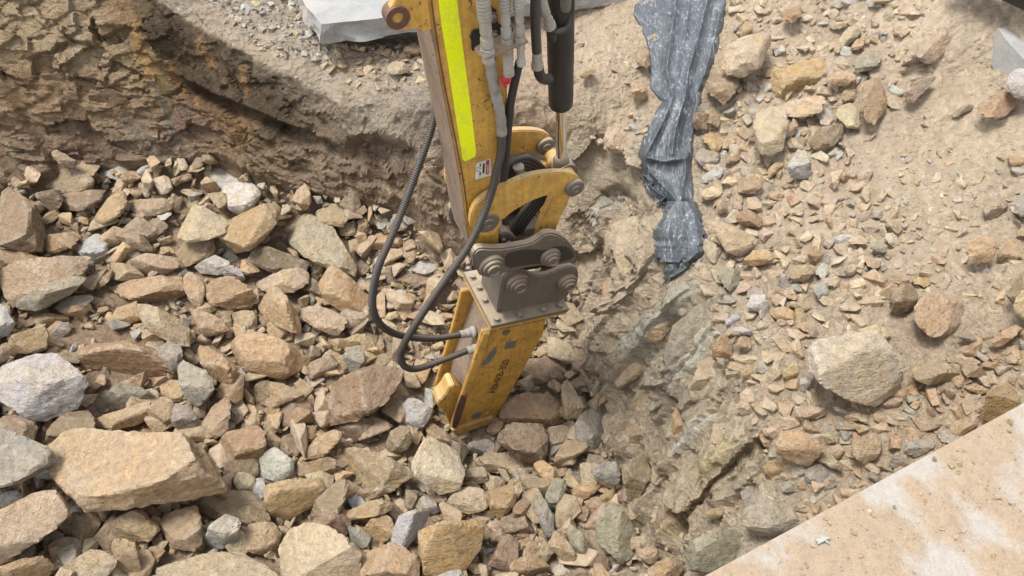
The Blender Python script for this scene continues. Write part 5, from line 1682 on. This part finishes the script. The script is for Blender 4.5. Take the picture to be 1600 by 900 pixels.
# ------------------------------------------------------------------ plastic sheet lying over the rim
ROWS = [(-70, 980, 1145), (-30, 984, 1140), (0, 992, 1135), (22, 990, 1134), (40, 1000, 1130), (60, 1008, 1126), (85, 1015, 1119), (110, 1016, 1111), (135, 1016, 1101), (146, 1022, 1096), (158, 1032, 1096), (175, 1025, 1092), (200, 1012, 1086), (225, 1000, 1083), (245, 997, 1083), (262, 1003, 1080), (280, 1011, 1082), (300, 1022, 1084), (312, 1030, 1086), (318, 1042, 1088)]
ROWS2 = [(314, 1044, 1084), (322, 1038, 1092), (335, 1033, 1098), (350, 1024, 1101), (362, 1021, 1104), (380, 1020, 1106), (395, 1018, 1102), (404, 1018, 1092), (410, 1019, 1084)]
def sheet(name, rows, lift, mat, parent, seed, nu=110, ragged=0.0, curl=0.0, folds=None):
    ys_ = np.array([r[0] for r in rows], float)
    nv = int((ys_[-1] - ys_[0]) / 1.7)
    yy = np.linspace(ys_[0], ys_[-1], nv)
    L_ = np.interp(yy, ys_, [r[1] for r in rows])
    R_ = np.interp(yy, ys_, [r[2] for r in rows])
    jag = fbm(np.stack([yy * .13, yy * 0, yy * 0 + seed], 1), 4, seed, .7)
    jag2 = fbm(np.stack([yy * .13, yy * 0 + 9, yy * 0 + seed], 1), 4, seed + 4, .7)
    L_ = L_ + jag * (2 + ragged)
    R_ = R_ + jag2 * (1.5 + ragged * 2)
    u = np.linspace(0, 1, nu)
    U_, V_ = np.meshgrid(u, yy)
    W_ = (R_ - L_)[:, None]
    X_ = L_[:, None] + U_ * W_
    Yp = V_ + fbm(np.stack([U_.ravel() * 6, V_.ravel() * 0, V_.ravel() * 0], 1), 3, seed).reshape(U_.shape) * ragged * ((V_ - yy[0]) / (yy[-1] - yy[0])) ** 6
    Q, t = hit(X_.ravel(), Yp.ravel())
    Zs = Q[:, 2].reshape(U_.shape)
    k = np.ones(25) / 25
    pad = lambda v: np.convolve(np.pad(v, 12, mode='edge'), k, 'valid')
    T_ = t.reshape(U_.shape)
    T_ = np.apply_along_axis(pad, 0, np.apply_along_axis(pad, 1, T_))
    # pleats run down the sheet and gather where it narrows
    width = np.interp(yy, ys_, [r[2] - r[1] for r in rows])[:, None]
    gather = np.clip(1.25 - width / 130.0, 0.15, 1)
    sway = 0.6 * np.sin(V_ / 60.0) + 0.12 * fbm(np.stack([U_.ravel() * 2, V_.ravel() * .015, V_.ravel() * 0], 1), 3, seed + 2).reshape(U_.shape)
    ph = U_ * 1.7 + sway * .8
    pleat = (1 - np.abs(((ph) % 1.0) - 0.5) * 2) ** 1.5
    fine = fbm(np.stack([U_.ravel() * 16, V_.ravel() * 0.02, V_.ravel() * 0], 1), 4, seed + 6, .55, ridged=True).reshape(U_.shape)
    crk = fbm(np.stack([U_.ravel() * 8, V_.ravel() * 0.07, V_.ravel() * 0 + 4], 1), 4, seed + 8, .6, ridged=True).reshape(U_.shape)
    if folds:
        pleat = sum(a_ * np.exp(-dist_line(f_, X_, Yp) / w_) for f_, w_, a_ in folds)
        gather = 1.0
        fine, crk = fine * .5, crk * .6
    hgt = lift + 0.095 * pleat * gather + 0.010 * fine * gather + 0.007 * crk
    edge_ = np.minimum(U_, 1 - U_) * width / 14.0
    hgt = np.minimum(hgt, 0.012 + 0.10 * np.clip(edge_, 0, 1))
    tt = T_ - hgt * (1 + curl * U_)
    Pt = CAMP + ray(X_.ravel(), Yp.ravel()) * tt.reshape(-1, 1)
    I = np.arange(U_.size).reshape(U_.shape)
    F = np.stack([I[1:, :-1], I[1:, 1:], I[:-1, 1:], I[:-1, :-1]], -1).reshape(-1, 4)
    # ragged holes along the torn border
    if ragged > 1:
        hol_ = fbm(np.stack([U_.ravel() * 14, V_.ravel() * .16, V_.ravel() * 0 + 8], 1), 3, seed + 12).reshape(U_.shape)
        bad = (hol_ > 0.24) & ((U_ > 0.93) | (((V_ - yy[0]) / (yy[-1] - yy[0]) > 0.93) & (ragged > 1)))
        F = F[~bad.ravel()[F].any(1)]
    me = np_mesh(name, Pt, F, True)
    me.materials.append(mat)
    o = link(name, me, None, parent)
    so_ = o.modifiers.new('thickness', 'SOLIDIFY')
    so_.thickness = 0.0022
    return o
m, nt, ln, b = new_mat('dusty_slate_plastic', 0.38)
n1 = tex(nt, ln, 'Noise', 7.0, 7, 0.7, 0.8)
n2 = tex(nt, ln, 'Noise', 55.0, 6, 0.75, 0.5)
mpn = nt.new('ShaderNodeMapping')
tcn = nt.new('ShaderNodeTexCoord')
mpn.inputs['Scale'].default_value = (55, 12, 4)
mpn.inputs['Rotation'].default_value = (0.2, 0.3, 0.5)
ln.new(tcn.outputs['Object'], mpn.inputs[0])
n3 = tex(nt, ln, 'Noise', 1.0, 6, 0.7, 2.0, mpn.outputs[0])
c = ramp(nt, ln, n1.outputs[0], [(0.3, (0.04, 0.048, 0.058)), (0.55, (0.075, 0.088, 0.10)), (0.75, (0.14, 0.155, 0.17))])
f = math_(nt, ln, 'MULTIPLY', ramp(nt, ln, n3.outputs[0], [(0.53, (0, 0, 0)), (0.64, (1, 1, 1))]), ramp(nt, ln, n2.outputs[0], [(0.42, (0, 0, 0)), (0.58, (1, 1, 1))]))
c = mix(nt, ln, math_(nt, ln, 'MULTIPLY', f, 0.65), c, (0.55, 0.56, 0.56))
f2_ = math_(nt, ln, 'MULTIPLY', ramp(nt, ln, n1.outputs[0], [(0.57, (0, 0, 0)), (0.68, (1, 1, 1))]), ramp(nt, ln, n2.outputs[0], [(0.48, (0, 0, 0)), (0.58, (1, 1, 1))]))
c = mix(nt, ln, math_(nt, ln, 'MULTIPLY', f2_, 0.7), c, (0.58, 0.58, 0.57))
ln.new(c, b.inputs['Base Color'])
ln.new(bump(nt, ln, n2.outputs[0], 0.3, 0.004, bump(nt, ln, n3.outputs[0], 0.4, 0.01)), b.inputs['Normal'])
M_SHEET = m
sh_ = sheet('plastic_sheet', ROWS, 0.02, M_SHEET, None, 3, ragged=0.3, folds=[
    ([(1062, -70), (1056, 0), (1048, 60), (1042, 110), (1052, 150), (1036, 190), (1010, 240)], 8, .75), ([(1112, -70), (1105, 0), (1090, 60), (1076, 110), (1070, 150), (1056, 200), (1050, 240)], 9, .9),
    ([(1082, -70), (1078, 0), (1070, 60), (1060, 120)], 6, .35), ([(1126, 20), (1108, 90), (1092, 140)], 6, .5), ([(1004, 246), (1040, 252), (1076, 246)], 8, .5), ([(1010, 262), (1036, 290), (1060, 316)], 7, .6), ([(1078, 250), (1066, 290), (1064, 316)], 7, .7), ([(1024, 170), (1040, 160)], 7, .6)])
tag(sh_, 'dusty slate grey plastic sheet trailing down over the pit rim, twisted and torn', 'plastic sheet')
fl = sheet('torn_flap', ROWS2, 0.075, M_SHEET, sh_, 9, ragged=1.6, folds=[([(1050, 312), (1030, 350)], 8, .3), ([(1074, 320), (1080, 370), (1078, 408)], 8, .6), ([(1092, 340), (1096, 390)], 5, .7)])
fl2 = sheet('torn_scrap', [(405, 1050, 1078), (418, 1042, 1082), (430, 1036, 1070), (441, 1034, 1048)], 0.03, M_SHEET, sh_, 15, nu=40, ragged=8.0)
fl3 = sheet('torn_scrap', [(268, 1000, 1012), (285, 1006, 1030), (302, 1016, 1044), (322, 1026, 1052)], 0.02, M_SHEET, sh_, 19, nu=40, ragged=8.0)

# ------------------------------------------------------------------ broken concrete slab on the far ledge
def zplane(px, py, z): return on_plane(px, py, (0, 0, z), (0, 0, 1))
def rough_block(name, pts_top, th, mat, label, cat, cuts=0.05, amp=0.006, seed=1, group=None):
    bm = bmesh.new()
    vs = [bm.verts.new(p) for p in pts_top]
    f = bm.faces.new(vs)
    r = bmesh.ops.extrude_face_region(bm, geom=[f])
    bmesh.ops.translate(bm, verts=[e for e in r['geom'] if isinstance(e, bmesh.types.BMVert)], vec=(0, 0, -th))
    bmesh.ops.recalc_face_normals(bm, faces=bm.faces[:])
    bmesh.ops.triangulate(bm, faces=bm.faces[:])
    for _ in range(7):
        ee = [e for e in bm.edges if e.calc_length() > cuts]
        if not ee: break
        bmesh.ops.subdivide_edges(bm, edges=ee, cuts=1)
        bmesh.ops.triangulate(bm, faces=bm.faces[:])
    V = np.array([v.co[:] for v in bm.verts])
    d1, d2, d3 = (fbm(V * 5 + k * 20, 4, seed + k) for k in range(3))
    side_ = np.clip((pts_top[0][2] - V[:, 2]) / th * 3, 0.15, 1)
    for v, a, b2, c2 in zip(bm.verts, d1 * side_, d2 * side_, d3 * side_): v.co += Vector((a * amp * 4, b2 * amp * 4, c2 * amp * .6))
    me = bpy.data.meshes.new(name)
    bm.to_mesh(me)
    bm.free()
    o = link(name, me, mat)
    return tag(o, label, cat, group)
rough_block('concrete_slab', [zplane(x, y, 1.60) for x, y in pxs('462,-14 480,12 503,37 560,33 622,24 700,14 800,0 900,-16 985,-30 1010,-70 980,-150 450,-150')], 0.14, M_CONC, 'broken grey concrete slab undercut by the far side ledge', 'concrete slab', amp=.02, seed=4)
rough_block('concrete_kerb', [zplane(x, y, 1.925) for x, y in pxs('1560,44 1572,42 1604,68 1640,98 1640,118 1604,98 1590,82 1572,62')], 0.16, M_CONC, 'pale grey concrete kerb half buried in the dusty bank', 'kerb', seed=8)
tube_o = tube('dark_object', [zplane(1500, -62, 2.15), zplane(1570, -34, 2.15), zplane(1650, 2, 2.15), zplane(1730, 40, 2.15)], 0.10, M_BLACK, None, seg=24)  # guessed stand-in shape for an unidentified dark object
tag(tube_o, 'dark rounded thing lying on the ground beyond the concrete kerb', 'dark_object')

# ------------------------------------------------------------------ dirty white steel plate the photographer stands on
ZP = 2.45
W1, W2 = PA - 0, PB - 0
o2 = PA[:2] - ed * 1.2
Lp, Wp, gs2 = 4.4, 2.2, 0.0075
def plate_grid(l0, l1, w0, w1, step):
    a, b2 = np.arange(l0, l1 + step / 2, step), np.arange(w0, w1 + step / 2, step)
    A_, B_ = np.meshgrid(a, b2)
    X_ = o2[0] + ed[0] * A_ + en[0] * B_
    Y_ = o2[1] + ed[1] * A_ + en[1] * B_
    return A_, B_, X_, Y_
sdir = unit((zplane(1450, 850, ZP) - zplane(1390, 780, ZP))[:2])
A_, B_, X_, Y_ = plate_grid(0, Lp, 0, Wp, 0.009)
sa = X_ * sdir[0] + Y_ * sdir[1]
sb = X_ * -sdir[1] + Y_ * sdir[0]
Pn = np.stack([sa.ravel() * 1.6, sb.ravel() * 4.5, sb.ravel() * 0], 1)
dirt = fbm(Pn + 3.1, 5, 51, 0.55).reshape(X_.shape) + 0.35 * fbm(np.stack([X_.ravel() * 9, Y_.ravel() * 9, X_.ravel() * 0], 1), 4, 53).reshape(X_.shape)
dirt_m = np.clip((dirt + 0.03) / 0.20, 0, 1)
fine_ = fbm(np.stack([X_.ravel() * 55, Y_.ravel() * 55, X_.ravel() * 0], 1), 3, 57).reshape(X_.shape)
chunky = np.clip(fbm(np.stack([X_.ravel() * 26, Y_.ravel() * 26, X_.ravel() * 0], 1), 3, 59).reshape(X_.shape), 0, 1)
hz = dirt_m * (0.005 + 0.007 * np.clip(dirt, 0, 1) + 0.0022 * fine_ + 0.007 * chunky)
hz *= np.clip(B_ / 0.02, 0, 1)
Vt = np.stack([X_, Y_, ZP + hz], -1)
cw, cd = srgb(194, 188, 179, .70), srgb(192, 165, 132, .66)
tc_ = np.empty(X_.shape + (4,))
tc_[..., :3] = cw + (cd - cw) * np.clip(dirt_m * 0.85 + 0.2 + .25 * fine_, 0, 1)[..., None]
tc_[..., 3] = 0
I = np.arange(X_.size).reshape(X_.shape)
F = np.stack([I[:-1, :-1], I[1:, :-1], I[1:, 1:], I[:-1, 1:]], -1).reshape(-1, 4)
m, nt, ln, b = new_mat('dirty_white_plate', 0.85)
at = nt.new('ShaderNodeAttribute')
at.attribute_name = 'tint'
n2 = tex(nt, ln, 'Noise', 60.0, 6, 0.7)
n3 = tex(nt, ln, 'Noise', 260.0, 4, 0.7)
c = mix(nt, ln, 0.7, at.outputs['Color'], ramp(nt, ln, n2.outputs[0], [(0.3, (0.78, 0.76, 0.73)), (0.5, (1, 1, 1)), (0.7, (1.15, 1.13, 1.1))]), 'MULTIPLY')
c = mix(nt, ln, 0.8, c, ramp(nt, ln, n3.outputs[0], [(0.3, (0.72, 0.70, 0.68)), (0.5, (1, 1, 1)), (0.7, (1.2, 1.2, 1.2))]), 'MULTIPLY')
ln.new(c, b.inputs['Base Color'])
ln.new(bump(nt, ln, n3.outputs[0], 0.7, 0.004, bump(nt, ln, n2.outputs[0], 0.5, 0.006)), b.inputs['Normal'])
M_PLATE = m
pts = [(o2[0] + ed[0] * a + en[0] * w, o2[1] + ed[1] * a + en[1] * w, ZP - .0005) for a, w in ((0, 0), (Lp, 0), (Lp, Wp), (0, Wp))]
pl = prism('steel_plate', pts, (0, 0, -0.03), M_WHITE, None, 0)
tag(pl, 'thick white plate crossing the pit rim, smeared with tan dirt', 'steel plate')
link('dirt_layer', np_mesh('dirt_layer', Vt.reshape(-1, 3), F[:, ::-1], True, tc_.reshape(-1, 4)), M_PLATE, pl)['label'] = 'tan dirt smeared over the white plate'
k_ = 9500
a_, w_ = RNG.uniform(0.6, 3.4, k_), RNG.uniform(0.01, 1.5, k_)
xs_, ys2 = o2[0] + ed[0] * a_ + en[0] * w_, o2[1] + ed[1] * a_ + en[1] * w_
fi, fj = np.clip((w_ / 0.009).astype(int), 0, X_.shape[0] - 1), np.clip((a_ / 0.009).astype(int), 0, X_.shape[1] - 1)
sel = (dirt_m[fi, fj] > RNG.uniform(0.0, 1.0, k_)) & (dirt[fi, fj] + RNG.normal(0, .1, k_) > -.02)
sz = 0.0021 * (1 - RNG.uniform(0, 1, k_)) ** -0.42
sz = np.minimum(sz, 0.012)
its = [(np.array([xs_[i], ys2[i], ZP + hz[fi[i], fj[i]] + sz[i] * .3]), sz[i], 'tTdyTT'[RNG.integers(6)]) for i in range(k_) if sel[i]]
its += [(np.append(zplane(x, y, ZP)[:2], ZP + .012), s2, cde) for x, y, s2, cde in ((1283, 845, .018, 'W'), (1292, 848, .010, 'W'), (1268, 856, .009, 'T'), (1555, 782, .014, 'T'), (1577, 790, .010, 'W'), (1573, 662, .014, 't'), (1576, 676, .010, 't'), (1458, 720, .010, 'b'), (1395, 795, .008, 't'))]
tag(link('dirt_crumbs', stones_mesh('dirt_crumbs', its, 1, .5), M_PEB), 'crumbs of tan dirt lying on the white plate', kind='stuff')
